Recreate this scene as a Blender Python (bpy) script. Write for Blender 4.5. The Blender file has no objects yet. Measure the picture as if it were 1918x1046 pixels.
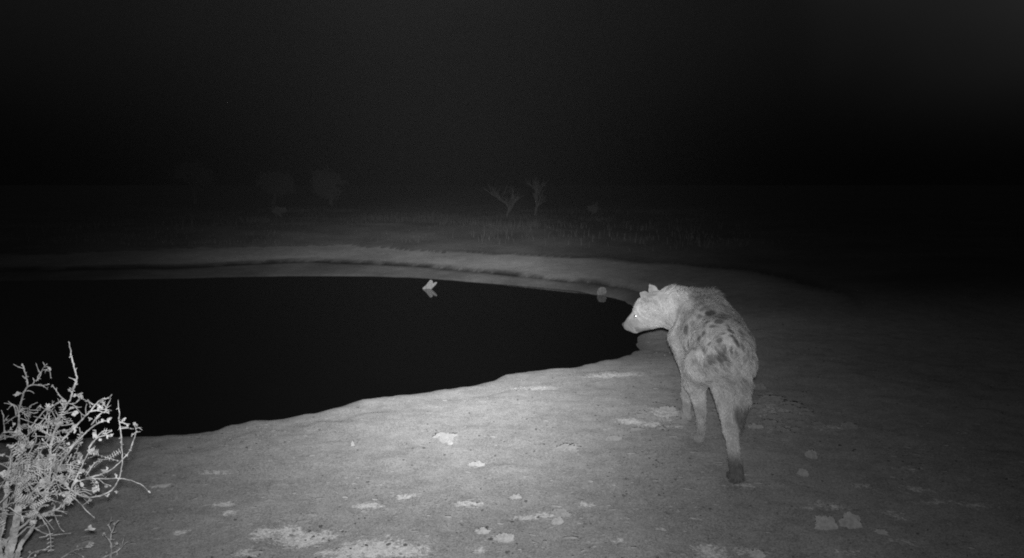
import bpy, math, random
import numpy as np
from mathutils import Vector, noise as mnoise

# ------------------------------------------------------------------ camera, sky, lamp, exposure
scene = bpy.context.scene
col = scene.collection
EYE = Vector((0.0, 0.0, 1.48))
cam_data = bpy.data.cameras.new("trail_camera")
cam = bpy.data.objects.new("trail_camera", cam_data)
col.objects.link(cam)
cam.location = EYE
cam.rotation_euler = (math.radians(90) - math.atan(183 / 1450), 0, 0)
cam_data.sensor_width = 36.0
cam_data.lens = 36.0 * 1450 / 1918
cam_data.clip_start = 0.05
cam_data.clip_end = 2000
scene.camera = cam
scene.view_settings.view_transform = 'Standard'
scene.view_settings.look = 'None'
scene.view_settings.exposure = 0.0
scene.view_settings.gamma = 1.0
scene.cycles.use_denoising = False
scene.cycles.pixel_filter_type = 'BLACKMAN_HARRIS'
scene.cycles.filter_width = 1.9
scene.cycles.max_bounces = 4
scene.cycles.diffuse_bounces = 2
scene.cycles.glossy_bounces = 3
scene.cycles.volume_bounces = 0
scene.cycles.sample_clamp_indirect = 2.0

world = bpy.data.worlds.new("World")
scene.world = world
world.use_nodes = True
wn, wl = world.node_tree.nodes, world.node_tree.links
wn.clear()
wout = wn.new("ShaderNodeOutputWorld")
wbg = wn.new("ShaderNodeBackground")
wtc = wn.new("ShaderNodeTexCoord")
wno = wn.new("ShaderNodeTexNoise"); wno.inputs['Scale'].default_value = 1.9; wno.inputs['Detail'].default_value = 3
wsx = wn.new("ShaderNodeSeparateXYZ")
wl.new(wtc.outputs['Generated'], wno.inputs['Vector']); wl.new(wtc.outputs['Generated'], wsx.inputs[0])
def wmap(v, a, b, c, d):
    n = wn.new("ShaderNodeMapRange"); n.interpolation_type = 'SMOOTHSTEP'
    for k, q in zip(('From Min', 'From Max', 'To Min', 'To Max'), (a, b, c, d)): n.inputs[k].default_value = q
    wl.new(v, n.inputs['Value']); return n.outputs[0]
def wmath(op, a, b):
    n = wn.new("ShaderNodeMath"); n.operation = op
    for i, v in enumerate((a, b)):
        if isinstance(v, (int, float)): n.inputs[i].default_value = v
        else: wl.new(v, n.inputs[i])
    return n.outputs[0]
rise = wmap(wsx.outputs['Z'], 0.0, 0.26, 0.0003, 0.0070)           # dark at the horizon, thin cloud above
cloud = wmap(wno.outputs['Fac'], 0.42, 0.72, 0.75, 1.7)
east = wmap(wsx.outputs['X'], 0.33, 0.56, 1.0, 2.7)                # moonlit haze to the right
wsky = wmath('MULTIPLY', wmath('MULTIPLY', rise, cloud), east)
wcc = wn.new("ShaderNodeCombineColor")
for i in range(3): wl.new(wsky, wcc.inputs[i])
wl.new(wcc.outputs[0], wbg.inputs['Color'])
wl.new(wbg.outputs['Background'], wout.inputs['Surface'])

# the infrared flash of the trail camera: one small lamp with the beam of a flash reflector
FLASH_POWER = 4500.0
BEAM_AZ, BEAM_EL = math.radians(-4.5), math.radians(-8.0)
SIG_LEFT, SIG_RIGHT, SIG_UP, SIG_DOWN = 0.165, 0.152, 0.088, 0.130
lamp = bpy.data.lights.new("infrared_flash", 'POINT')
lamp.energy = FLASH_POWER
lamp.shadow_soft_size = 0.02
lamp.use_nodes = True
ln, ll = lamp.node_tree.nodes, lamp.node_tree.links
ln.clear()
lo = ln.new("ShaderNodeOutputLight"); le = ln.new("ShaderNodeEmission")
geo = ln.new("ShaderNodeNewGeometry"); sep = ln.new("ShaderNodeSeparateXYZ")
ll.new(geo.outputs['Incoming'], sep.inputs[0])
def lm(op, a, b=None):
    n = ln.new("ShaderNodeMath"); n.operation = op
    for i, v in enumerate((a, b)):
        if v is None: continue
        if isinstance(v, (int, float)): n.inputs[i].default_value = v
        else: ll.new(v, n.inputs[i])
    return n.outputs[0]
ax = lm('DIVIDE', sep.outputs['X'], lm('MAXIMUM', sep.outputs['Y'], 0.05))
da = lm('SUBTRACT', lm('ARCTANGENT', ax), BEAM_AZ)
az = lm('ADD', lm('DIVIDE', lm('MAXIMUM', da, 0.0), SIG_RIGHT), lm('DIVIDE', lm('MINIMUM', da, 0.0), SIG_LEFT))
el = lm('SUBTRACT', lm('ARCSINE', sep.outputs['Z']), BEAM_EL)
eln = lm('ADD', lm('DIVIDE', lm('MAXIMUM', el, 0.0), SIG_UP), lm('DIVIDE', lm('MINIMUM', el, 0.0), SIG_DOWN))
g = lm('EXPONENT', lm('MULTIPLY', lm('ADD', lm('MULTIPLY', az, az), lm('MULTIPLY', eln, eln)), -0.5))
front = lm('GREATER_THAN', sep.outputs['Y'], 0.0)
dw = lm('ADD', lm('DIVIDE', lm('MAXIMUM', da, 0.0), 0.40), lm('DIVIDE', lm('MINIMUM', da, 0.0), 0.52)); ew = lm('DIVIDE', lm('MAXIMUM', el, 0.0), 0.5)       # stray light round the main beam
es = lm('DIVIDE', lm('MAXIMUM', lm('ADD', el, 0.05), 0.0), 0.07)
vert = lm('ADD', lm('MULTIPLY', lm('EXPONENT', lm('MULTIPLY', lm('MULTIPLY', es, es), -0.5)), 0.7), lm('MULTIPLY', lm('EXPONENT', lm('MULTIPLY', lm('MULTIPLY', ew, ew), -0.5)), 0.3))
wide = lm('MULTIPLY', lm('EXPONENT', lm('MULTIPLY', lm('MULTIPLY', dw, dw), -0.5)), vert)
ll.new(lm('MULTIPLY', front, lm('ADD', lm('MULTIPLY', g, 0.94), lm('MULTIPLY', wide, 0.048))), le.inputs['Strength'])
ll.new(le.outputs[0], lo.inputs[0])
flash = bpy.data.objects.new("infrared_flash", lamp)
flash.location = EYE + Vector((0, -0.02, 0.05))
col.objects.link(flash)

# ------------------------------------------------------------------ helpers
def tag(o, label=None, cat=None, group=None, kind=None):
    if label: o['label'] = label
    if cat: o['category'] = cat
    if group: o['group'] = group
    if kind: o['kind'] = kind
    return o

def mesh_obj(name, V, F, mat, parent=None, smooth=True, attrs=None, loc=None):
    me = bpy.data.meshes.new(name)
    V = np.asarray(V, dtype=np.float32).reshape(-1, 3)
    if isinstance(F, np.ndarray):
        n, k = F.shape
        me.vertices.add(len(V)); me.vertices.foreach_set("co", V.ravel())
        me.loops.add(n * k); me.loops.foreach_set("vertex_index", F.astype(np.int32).ravel())
        me.polygons.add(n)
        me.polygons.foreach_set("loop_start", np.arange(0, n * k, k, dtype=np.int32))
        me.polygons.foreach_set("loop_total", np.full(n, k, dtype=np.int32))
        me.update(calc_edges=True)
    else:
        me.from_pydata([tuple(v) for v in V], [], F)
    if smooth:
        me.polygons.foreach_set("use_smooth", np.ones(len(me.polygons), dtype=bool))
    for an, av in (attrs or {}).items():
        a = me.attributes.new(an, 'FLOAT', 'POINT')
        a.data.foreach_set("value", np.asarray(av, dtype=np.float32))
    me.materials.append(mat)
    me.update()
    o = bpy.data.objects.new(name, me)
    col.objects.link(o)
    if parent: o.parent = parent
    if loc is not None: o.location = loc
    return o

def empty(name, loc):
    o = bpy.data.objects.new(name, None); o.location = loc; o.empty_display_size = 0.1
    col.objects.link(o); return o

def vnoise(x, y, seed=0):
    """smooth value noise, vectorised"""
    xi = np.floor(x).astype(np.int64); yi = np.floor(y).astype(np.int64)
    fx = x - xi; fy = y - yi
    fx = fx * fx * (3 - 2 * fx); fy = fy * fy * (3 - 2 * fy)
    def h(i, j):
        n = (i * 374761393 + j * 668265263 + seed * 1442695041) & 0xffffffff
        n = ((n ^ (n >> 13)) * 1274126177) & 0xffffffff
        return ((n ^ (n >> 16)) & 0xffff) / 65535.0
    return (h(xi, yi) * (1 - fx) * (1 - fy) + h(xi + 1, yi) * fx * (1 - fy) + h(xi, yi + 1) * (1 - fx) * fy + h(xi + 1, yi + 1) * fx * fy) * 2 - 1

def fbm(x, y, seed=0, octaves=4):
    s = 0; a = 1.0
    for k in range(octaves):
        s = s + a * vnoise(x * 2 ** k, y * 2 ** k, seed + k); a *= 0.5
    return s

def smooth01(t):
    t = np.clip(t, 0, 1); return t * t * (3 - 2 * t)

class NT:
    def __init__(self, name):
        self.m = bpy.data.materials.new(name); self.m.use_nodes = True
        self.n = self.m.node_tree.nodes; self.l = self.m.node_tree.links
        self.b = self.n['Principled BSDF']; self.b.inputs['Specular IOR Level'].default_value = 0.2
        self.tc = self.n.new("ShaderNodeTexCoord")
    def noise(self, scale, detail=4, rough=0.55, vec=None):
        t = self.n.new("ShaderNodeTexNoise"); t.inputs['Scale'].default_value = scale
        t.inputs['Detail'].default_value = detail; t.inputs['Roughness'].default_value = rough
        self.l.new(vec or self.tc.outputs['Object'], t.inputs['Vector']); return t.outputs['Fac']
    def math(self, op, a, b=None, c=None, clamp=False):
        t = self.n.new("ShaderNodeMath"); t.operation = op; t.use_clamp = clamp
        for i, v in enumerate((a, b, c)):
            if v is None: continue
            if isinstance(v, (int, float)): t.inputs[i].default_value = v
            else: self.l.new(v, t.inputs[i])
        return t.outputs[0]
    def attr(self, name):
        t = self.n.new("ShaderNodeAttribute"); t.attribute_name = name; return t.outputs['Fac']
    def maprange(self, v, a, b, c, d):
        t = self.n.new("ShaderNodeMapRange")
        t.inputs['From Min'].default_value = a; t.inputs['From Max'].default_value = b
        t.inputs['To Min'].default_value = c; t.inputs['To Max'].default_value = d
        self.l.new(v, t.inputs['Value']); return t.outputs[0]
    def grey(self, v, rough=0.9):
        c = self.n.new("ShaderNodeCombineColor")
        for i in range(3): self.l.new(v, c.inputs[i])
        self.l.new(c.outputs[0], self.b.inputs['Base Color']); self.b.inputs['Roughness'].default_value = rough
    def bump(self, h, strength, dist):
        t = self.n.new("ShaderNodeBump"); t.inputs['Strength'].default_value = strength; t.inputs['Distance'].default_value = dist
        self.l.new(h, t.inputs['Height']); self.l.new(t.outputs[0], self.b.inputs['Normal'])
    def diffuse_rough(self, v=1.0):
        self.b.inputs['Diffuse Roughness'].default_value = v

# ------------------------------------------------------------------ materials
def mat_soil():
    t = NT("trampled_soil")
    fine = t.noise(60, 5, 0.8); grit = t.noise(150, 3, 0.7); mid = t.noise(9, 5, 0.6); big = t.noise(0.9, 3)
    # trampling streaks
    mp = t.n.new("ShaderNodeMapping"); mp.inputs['Scale'].default_value = (7, 26, 10); mp.inputs['Rotation'].default_value = (0, 0, 0.08)
    t.l.new(t.tc.outputs['Object'], mp.inputs['Vector'])
    streak = t.noise(1.0, 6, 0.7, mp.outputs[0])
    v = t.math('MULTIPLY_ADD', t.math('SUBTRACT', fine, 0.5), 0.42, 0.28)
    v = t.math('MULTIPLY_ADD', t.math('SUBTRACT', grit, 0.5), 0.65, v)
    v = t.math('MULTIPLY_ADD', t.math('SUBTRACT', mid, 0.5), 0.12, v)
    v = t.math('MULTIPLY_ADD', t.math('SUBTRACT', big, 0.5), 0.10, v)
    v = t.math('MULTIPLY_ADD', t.math('SUBTRACT', streak, 0.5), 0.10, v)
    lump = t.noise(4.5, 6, 0.7)
    v = t.math('MULTIPLY_ADD', t.math('SUBTRACT', lump, 0.5), 0.16, v)
    # pale chalky patches with ragged edges
    pn = t.noise(30, 8, 0.82)
    pm = t.math('ADD', t.attr('pale'), t.math('MULTIPLY', t.math('SUBTRACT', pn, 0.5), 3.2))
    pm = t.math('MULTIPLY', t.maprange(pm, 0.45, 0.95, 0, 1), t.maprange(t.attr('pale'), 0.02, 0.25, 0, 1))
    v = t.math('ADD', v, t.math('MULTIPLY', pm, t.maprange(fine, 0.3, 0.7, 0.08, 0.40)))
    # small dark droppings and hollows
    vo = t.n.new("ShaderNodeTexVoronoi"); vo.inputs['Scale'].default_value = 17; t.l.new(t.tc.outputs['Object'], vo.inputs['Vector'])
    sp = t.maprange(vo.outputs['Distance'], 0.06, 0.13, 0.45, 1.0)
    gate = t.maprange(t.noise(3, 2), 0.47, 0.56, 1.0, 0.0)
    sp = t.math('MAXIMUM', sp, gate)
    v = t.math('MULTIPLY', v, sp)
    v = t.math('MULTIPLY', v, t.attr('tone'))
    v = t.math('MAXIMUM', v, 0.02)
    t.grey(v, 0.95); t.diffuse_rough(1.0)
    h = t.math('ADD', t.math('MULTIPLY', fine, 0.35), t.math('ADD', t.math('MULTIPLY', mid, 0.9), t.math('MULTIPLY', streak, 0.35)))
    t.bump(h, 0.5, 0.013)
    return t.m

def mat_coat():
    t = NT("hyena_coat")
    n = t.noise(120, 4, 0.7); n2 = t.noise(14, 3)
    v = t.math('MULTIPLY', t.attr('coat'), t.maprange(n, 0.25, 0.75, 0.72, 1.28))
    v = t.math('MULTIPLY', v, t.maprange(n2, 0.25, 0.75, 0.88, 1.12))
    t.grey(v, 0.75); t.diffuse_rough(1.0); t.bump(n, 0.5, 0.01)
    return t.m

def mat_grey(name, base, amp=0.3, scale=60, rough=0.9, spec=0.2, bump=0.3):
    t = NT(name)
    n = t.noise(scale, 5, 0.65)
    t.grey(t.maprange(n, 0.25, 0.75, base * (1 - amp), base * (1 + amp)), rough)
    t.b.inputs['Specular IOR Level'].default_value = spec
    t.diffuse_rough(1.0); t.bump(n, bump, 0.01)
    return t.m

def mat_water():
    t = NT("pond_water")
    t.b.inputs['Base Color'].default_value = (0.006, 0.006, 0.006, 1)
    t.b.inputs['Roughness'].default_value = 0.04; t.b.inputs['IOR'].default_value = 1.33
    t.b.inputs['Specular IOR Level'].default_value = 0.5
    t.bump(t.noise(6, 3), 0.03, 0.01)
    return t.m

M_SOIL = mat_soil(); M_COAT = mat_coat(); M_WATER = mat_water()
def mat_dry(name, base, fine_scale):
    t = NT(name)
    v = t.maprange(t.noise(fine_scale, 4, 0.7), 0.3, 0.7, base * 0.6, base * 1.25)
    v = t.math('MULTIPLY', v, t.maprange(t.noise(22, 3, 0.6), 0.35, 0.65, 0.45, 1.3))
    v = t.math('MINIMUM', v, 0.85)
    t.grey(v, 0.85); t.diffuse_rough(1.0); t.bump(t.noise(fine_scale, 4), 0.4, 0.004)
    return t.m
M_BARK = mat_dry("thorn_bark", 0.70, 240)
M_LEAF = mat_dry("dry_leaf", 0.80, 120)
M_PALE = mat_grey("chalky_stone", 0.48, 0.3, 45)
M_CLOD = mat_grey("dry_clod", 0.37, 0.3, 45)
M_WETSTONE = mat_grey("wet_stone", 0.24, 0.45, 40)
M_SCRAP = mat_grey("white_scrap", 0.40, 0.25, 60)
M_ROOT = mat_grey("bleached_wood", 0.38, 0.6, 60)
M_LITTER = mat_grey("pale_litter", 0.42, 0.35, 30)
M_PEBBLE = mat_grey("dark_pebble", 0.13, 0.5, 30)
M_STRAW = mat_grey("dry_grass", 0.20, 0.35, 5)
M_TREE = mat_grey("grey_bark", 0.26, 0.35, 30)
M_CROWN = mat_grey("tree_leaf", 0.22, 0.4, 3)

# ------------------------------------------------------------------ ground, bank and pond
SHORE = np.array([(-14.259,11.013),(-11.188,11.835),(-8.064,12.092),(-6.486,12.292),(-5.276,12.464),(-4.471,12.641),(-3.535,12.75),(-2.288,12.713),(-1.738,12.57),(-1.374,12.43),(-0.921,12.158),(-0.488,11.898),(0.326,11.409),(0.705,11.123),(0.939,10.959),(1.051,10.694),(1.22,10.542),(1.365,10.249),(1.453,10.108),(1.512,9.582),(1.597,8.922),(1.596,8.475),(1.438,8.01),(1.244,7.673),(1.17,7.338),(1.159,7.075),(1.053,6.831),(0.85,6.663),(0.648,6.523),(0.408,6.36),(0.228,6.332),(0.07,6.24),(-0.061,6.151),(-0.124,6.048),(-0.184,5.915),(-0.364,5.788),(-0.635,5.636),(-0.854,5.505),(-1.032,5.408),(-1.093,5.367),(-1.146,5.314),(-1.22,5.223),(-1.343,5.123),(-1.472,5.038),(-1.519,4.979),(-1.677,4.921),(-1.759,4.854),(-1.855,4.788),(-1.886,4.735),(-2.066,4.682),(-2.365,4.611),(-2.779,4.532),(-3.344,4.418),(-4.412,4.222)])
PALE = [(-0.895,3.092,0.101,0.071,1.3),(-1.052,3.127,0.05,0.062,1.3),(-0.586,2.996,0.135,0.096,1.3),(-0.463,2.973,0.13,0.056,1.3),(-0.752,2.982,0.039,0.028,1.3),(-0.965,3.178,0.064,0.037,1.3),(-1.071,2.95,0.043,0.032,1.3),(-0.84,3.142,0.114,0.046,1.3),(-0.675,2.906,0.085,0.044,1.3),(0.808,2.996,0.07,0.086,1.0),(0.965,3.01,0.066,0.038,1.0),(0.446,3.058,0.018,0.029,1.0),(-0.054,3.087,0.045,0.03,1.0),(-0.128,2.991,0.022,0.019,1.0),(1.688,4.943,0.158,0.227,0.72),(1.807,4.883,0.139,0.171,0.72),(1.592,4.553,0.13,0.105,0.72),(0.998,4.825,0.137,0.142,1.0),(0.849,4.658,0.099,0.065,1.0),(0.987,4.605,0.082,0.042,1.0),(1.949,4.553,0.162,0.052,0.72),(0.741,4.712,0.101,0.056,1.0),(1.138,3.672,0.066,0.034,1.0),(1.469,3.447,0.099,0.049,0.72),(1.992,3.638,0.105,0.054,0.72),(1.745,3.672,0.066,0.041,0.72),(1.983,3.477,0.15,0.037,0.72),(1.759,3.33,0.048,0.046,0.72),(1.727,3.387,0.049,0.047,0.72),(0.051,3.33,0.06,0.029,1.0),(0.147,3.341,0.084,0.023,1.0),(-0.196,3.447,0.075,0.018,1.0),(-0.507,3.54,0.051,0.019,1.3),(-1.34,3.447,0.05,0.024,1.3),(-1.544,3.851,0.069,0.038,1.3),(-1.273,3.33,0.034,0.029,1.3),(-0.663,3.417,0.074,0.018,1.3),(0.351,3.447,0.04,0.037,1.0),(-1.74,3.672,0.058,0.028,1.3),(-1.421,3.167,0.037,0.026,1.3),(0.65,3.193,0.028,0.026,1.0),(1.334,3.417,0.074,0.03,0.72),(2.066,3.888,0.084,0.038,0.72),(2.166,3.447,0.099,0.049,0.72),(0.791,5.869,0.249,0.103,1.0),(0.161,5.551,0.196,0.076,1.0),(1.65,3.067,0.089,0.049,0.72),(1.364,2.973,0.065,0.037,0.72)]
WATER_Z = -0.08

def refine(P, step):
    out = []
    for a, b in zip(P, np.roll(P, -1, axis=0)):
        n = max(1, min(60, int(np.linalg.norm(b - a) / step)))
        for k in range(n): out.append(a + (b - a) * k / n)
    return np.array(out)
pond = refine(SHORE, 0.07)
# small scallops in the trampled edge
c = pond.mean(axis=0)
nrm = pond - c; nrm /= np.linalg.norm(nrm, axis=1)[:, None]
near = np.clip((9.5 - pond[:, 1]) / 5, 0.35, 1)
wob = 0.012 * fbm(pond[:, 0] * 3.1, pond[:, 1] * 3.1, 5) * (0.6 + 1.2 * (1 - near) * 2)
wob = wob + 0.010 * fbm(pond[:, 0] * 11, pond[:, 1] * 11, 15, 2)
pond = pond + nrm * wob[:, None]

def shore_dist(x, y):
    """signed distance to the waterline, positive on land"""
    d2 = np.full(x.shape, 1e9); inside = np.zeros(x.shape, dtype=bool)
    A = pond; B = np.roll(pond, -1, axis=0)
    for (ax_, ay_), (bx_, by_) in zip(A, B):
        ex, ey = bx_ - ax_, by_ - ay_
        t = np.clip(((x - ax_) * ex + (y - ay_) * ey) / (ex * ex + ey * ey + 1e-12), 0, 1)
        dx = x - ax_ - t * ex; dy = y - ay_ - t * ey
        d2 = np.minimum(d2, dx * dx + dy * dy)
        cr = ((ay_ > y) != (by_ > y)) & (x < ex * (y - ay_) / (ey + (1e-12 if ey >= 0 else -1e-12)) + ax_)
        inside ^= cr
    d = np.sqrt(d2)
    return np.where(inside, -d, d)

def ground_fields(x, y):
    s = shore_dist(x, y)
    n1 = fbm(x * 0.9, y * 0.9, 11, 3); n2 = fbm(x * 4.5, y * 4.5, 21, 4); n3 = fbm(x * 19, y * 19, 31, 2)
    far = smooth01((y - 7.6) / 2.4)                              # the built-up far bank
    zin = WATER_Z - np.minimum(-s, 2.0) * 0.25 - 0.012
    lip = WATER_Z - 0.012 + smooth01(s / 0.05) * (0.028 + 0.012 * n2) + smooth01((s - 0.03) / 0.7) * 0.052
    wob1 = np.interp(x, [-9, -5.5, -3.7, -1.0, 0.7, 2.0], [0.7, 1.0, 1.65, 0.75, 0.42, 0.4]) + 0.06 * fbm(x * 0.5, y * 0.3, 41) + 0.07 * fbm(x * 1.7, y * 0.6, 43, 2)                # debris line
    wob2 = wob1 + 1.75 + 0.35 * fbm(x * 0.35, y * 0.2, 51) + 0.16 * fbm(x * 1.5, y * 0.8, 53, 2)                 # upper ledge
    zfar = WATER_Z + 0.02 * smooth01(s / 0.1) + 0.05 * smooth01(s / wob1) + 0.05 * smooth01((s - wob1) / 0.12) \
        + 0.10 * smooth01((s - wob1) / 1.9) + 0.05 * smooth01((s - wob2) / 0.15) + 0.20 * smooth01((s - wob2) / 4.0)
    zout = lip * (1 - far) + zfar * far
    z = np.where(s < 0, zin, zout)
    amp = np.clip(s / 0.4, 0, 1)
    z = z + amp * (0.0045 * n1 + 0.0008 * n2 + 0.0005 * n3)
    # tone: albedo of damp mud, debris line and drier soil
    tone = 0.62 + 0.38 * smooth01((s - 0.02) / 0.16)
    mud = 0.50 + 0.12 * fbm(x * 1.8, y * 1.8, 89, 2)
    tf = np.where(s < wob1, mud * 0.92, 1.02 + 0.16 * fbm(x * 1.6, y * 1.6, 88, 2))
    line1 = np.exp(-((s - wob1) / (0.12 + 0.07 * np.clip(wob1 - .4, 0, 1) + 0.04 * n1)) ** 2) * np.clip(0.85 + 0.4 * n2, 0.3, 1) * (1 - 0.8 * smooth01((x - 1.1) / 0.9))
    line2 = np.exp(-((s - wob2) / (0.16 + 0.05 * n1)) ** 2) * 0.45 * smooth01((x + 3) / 3)
    tf = tf * (1 - 0.92 * line1) * (1 - line2)
    tf = tf * (1 - 0.50 * smooth01((x - 0.3) / 1.6) * smooth01((s + .2) / .4)) * (1 - 0.45 * smooth01((-4.0 - x) / 4))   # damp, dunged mud at the right end; flash falloff painted in at the left
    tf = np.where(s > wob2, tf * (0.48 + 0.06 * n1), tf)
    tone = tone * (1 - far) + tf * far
    # wet mud spit at the right end of the pond
    spit = np.exp(-(((x - 1.15) / 0.75) ** 2 + ((y - 6.9) / 1.0) ** 2)) * smooth01((1.2 - s) / 1.0)
    tone = tone * (1 - 0.45 * spit)
    tone = tone * (1 + 0.10 * n1)
    for px_, py_ in ((1.077, 4.30), (1.116, 3.70), (1.095, 4.71), (1.32, 4.54)):     # contact shadow painted into the soil tone under the paws
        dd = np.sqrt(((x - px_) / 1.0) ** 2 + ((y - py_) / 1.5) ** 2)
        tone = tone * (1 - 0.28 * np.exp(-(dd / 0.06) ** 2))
    pale = np.zeros(x.shape)
    for cx_, cy_, rx_, ry_, am_ in PALE:
        d = ((x - cx_) / max(rx_, 0.03)) ** 2 + ((y - cy_) / max(ry_, 0.03)) ** 2
        pale = np.maximum(pale, am_ * np.exp(-d * 0.8))
    return z, tone, pale, s

def axis_grow(lo, hi, step, far_lo, far_hi, rate):
    a = list(np.arange(lo, hi, step))
    st = step; v = hi
    while v < far_hi: a.append(v); st *= rate; v += st
    b = []; st = step; v = lo - step
    while v > far_lo: b.append(v); st *= rate; v -= st
    return np.array(b[::-1] + a)

xs = axis_grow(-2.6, 3.2, 0.028, -160, 160, 1.035)
ys = [2.0]
while ys[-1] < 200: ys.append(ys[-1] + max(0.02, 0.0058 * ys[-1] * (1 if ys[-1] < 18 else (ys[-1] / 18) ** 1.6)))
ys = np.array(list(-np.geomspace(60, 0.5, 12)) + list(np.arange(0, 2.0, 0.1)) + ys)
GX, GY = np.meshgrid(xs, ys)
gx, gy = GX.ravel(), GY.ravel()
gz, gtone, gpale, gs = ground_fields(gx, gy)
nx, ny = len(xs), len(ys)
idx = np.arange(nx * ny).reshape(ny, nx)
quads = np.stack([idx[:-1, :-1], idx[:-1, 1:], idx[1:, 1:], idx[1:, :-1]], axis=-1).reshape(-1, 4)
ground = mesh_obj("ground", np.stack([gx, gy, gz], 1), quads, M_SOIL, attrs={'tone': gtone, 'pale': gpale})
tag(ground, "pale trampled soil round the pond rising to the far bank", "ground", kind='structure')

def ground_z(x, y):
    z, _, _, s = ground_fields(np.array([float(x)]), np.array([float(y)]))
    return float(z[0])

wx0, wx1 = pond[:, 0].min() - 0.6, pond[:, 0].max() + 0.3
wy0, wy1 = pond[:, 1].min() - 0.3, pond[:, 1].max() + 0.3
WX, WY = np.meshgrid(np.linspace(wx0, wx1, 60), np.linspace(wy0, wy1, 60))
widx = np.arange(3600).reshape(60, 60)
wq = np.stack([widx[:-1, :-1], widx[:-1, 1:], widx[1:, 1:], widx[1:, :-1]], axis=-1).reshape(-1, 4)
water = mesh_obj("water", np.stack([WX.ravel(), WY.ravel(), np.full(3600, WATER_Z)], 1), wq, M_WATER)
tag(water, "still black water of the pond", "water", kind='structure')

# ------------------------------------------------------------------ stones, clods and scraps
STONES = [(1.365, 3.188, 0.084, 0.062, 'round', 'rounded pale stone on the dim soil, left one of a touching pair'), (1.48, 3.199, 0.079, 0.062, 'round', 'rounded pale stone on the dim soil, right one of a touching pair'), (1.634, 4.055, 0.062, 0.045, 'round', 'small rounded stone beyond and right of the dark hind paw'), (1.486, 3.792, 0.052, 0.037, 'round', 'small pale stone nearer the camera than its rounded neighbour'), (2.044, 4.532, 0.094, 0.038, 'round', 'low oval stone past the broken clods on the dim right side'), (0.877, 4.724, 0.065, 0.046, 'round', 'knobbly pale stone left of the pale forepaw and clods'), (1.248, 10.592, 0.124, 0.117, 'shore', 'blocky pale stone standing in shallow water by the far shore'), (0.224, 3.33, 0.073, 0.025, 'flat', 'flat pale flake below and left of the dark hind paw'), (0.02, 3.54, 0.049, 0.032, 'lump', 'small crumbly pale lump alone on open soil left of the dark hind paw'), (-0.123, 3.142, 0.056, 0.03, 'lump', 'pale crumbly lump near the bottom edge, left of a flat flake'), (-0.033, 3.058, 0.072, 0.021, 'flat', 'flat pale flake right of a crumbly lump near the bottom edge'), (0.592, 4.346, 0.084, 0.033, 'flat', 'small pale flake between the long pale clod and the hyena hind paw'), (0.318, 4.156, 0.109, 0.052, 'lump', 'long pale clod with a ragged outline on mid soil'), (-0.187, 3.95, 0.071, 0.019, 'flat', 'thin pale flake in the middle of the bright soil'), (-0.387, 4.374, 0.115, 0.06, 'vee', 'bright white v shaped scrap on the brightest soil'), (-0.356, 4.299, 0.027, 0.012, 'flat', 'tiny pale chip just under the v shaped scrap'), (-0.914, 4.281, 0.015, 0.012, 'flat', 'tiny pale chip far to the left of the v shaped scrap'), (1.792, 5.432, 0.075, 0.045, 'round', 'rounded clod just right of the hyena thigh, farthest of the heap'), (1.778, 5.105, 0.155, 0.042, 'lump', 'broad clod in the heap right of the hyena'), (1.842, 4.98, 0.137, 0.048, 'lump', 'tallest clod in the heap right of the hyena'), (1.885, 4.86, 0.114, 0.037, 'lump', 'outermost clod on the right side of the heap'), (1.618, 4.943, 0.102, 0.055, 'lump', 'clod touching the hyena leg side of the heap'), (1.611, 4.658, 0.09, 0.039, 'lump', 'clod on the near edge of the heap'), (1.636, 4.492, 0.081, 0.031, 'lump', 'nearest low clod in front of the heap'), (1.488, 4.553, 0.075, 0.022, 'flat', 'flat flake beside the dark tail tuft'), (1.01, 4.883, 0.101, 0.027, 'flat', 'flat flake behind the knobbly pale stone'), (1.033, 4.746, 0.059, 0.023, 'lump', 'small clod beside the hyena forepaw'), (1.573, 3.117, 0.047, 0.019, 'lump', 'faint lump right of the touching stone pair'), (0.991, 2.955, 0.061, 0.016, 'flat', 'flat pale flake near the bottom edge right of centre'), (0.202, 3.247, 0.049, 0.011, 'flat', 'thin flake just nearer than the flat pale flake left of the hind paw')]

def ico(sub):
    import bmesh
    bm = bmesh.new(); bmesh.ops.create_icosphere(bm, subdivisions=sub, radius=1.0)
    V = np.array([v.co[:] for v in bm.verts]); F = np.array([[v.index for v in f.verts] for f in bm.faces]); bm.free()
    return V, F
ICO4 = ico(4); ICO3 = ico(3)

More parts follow.
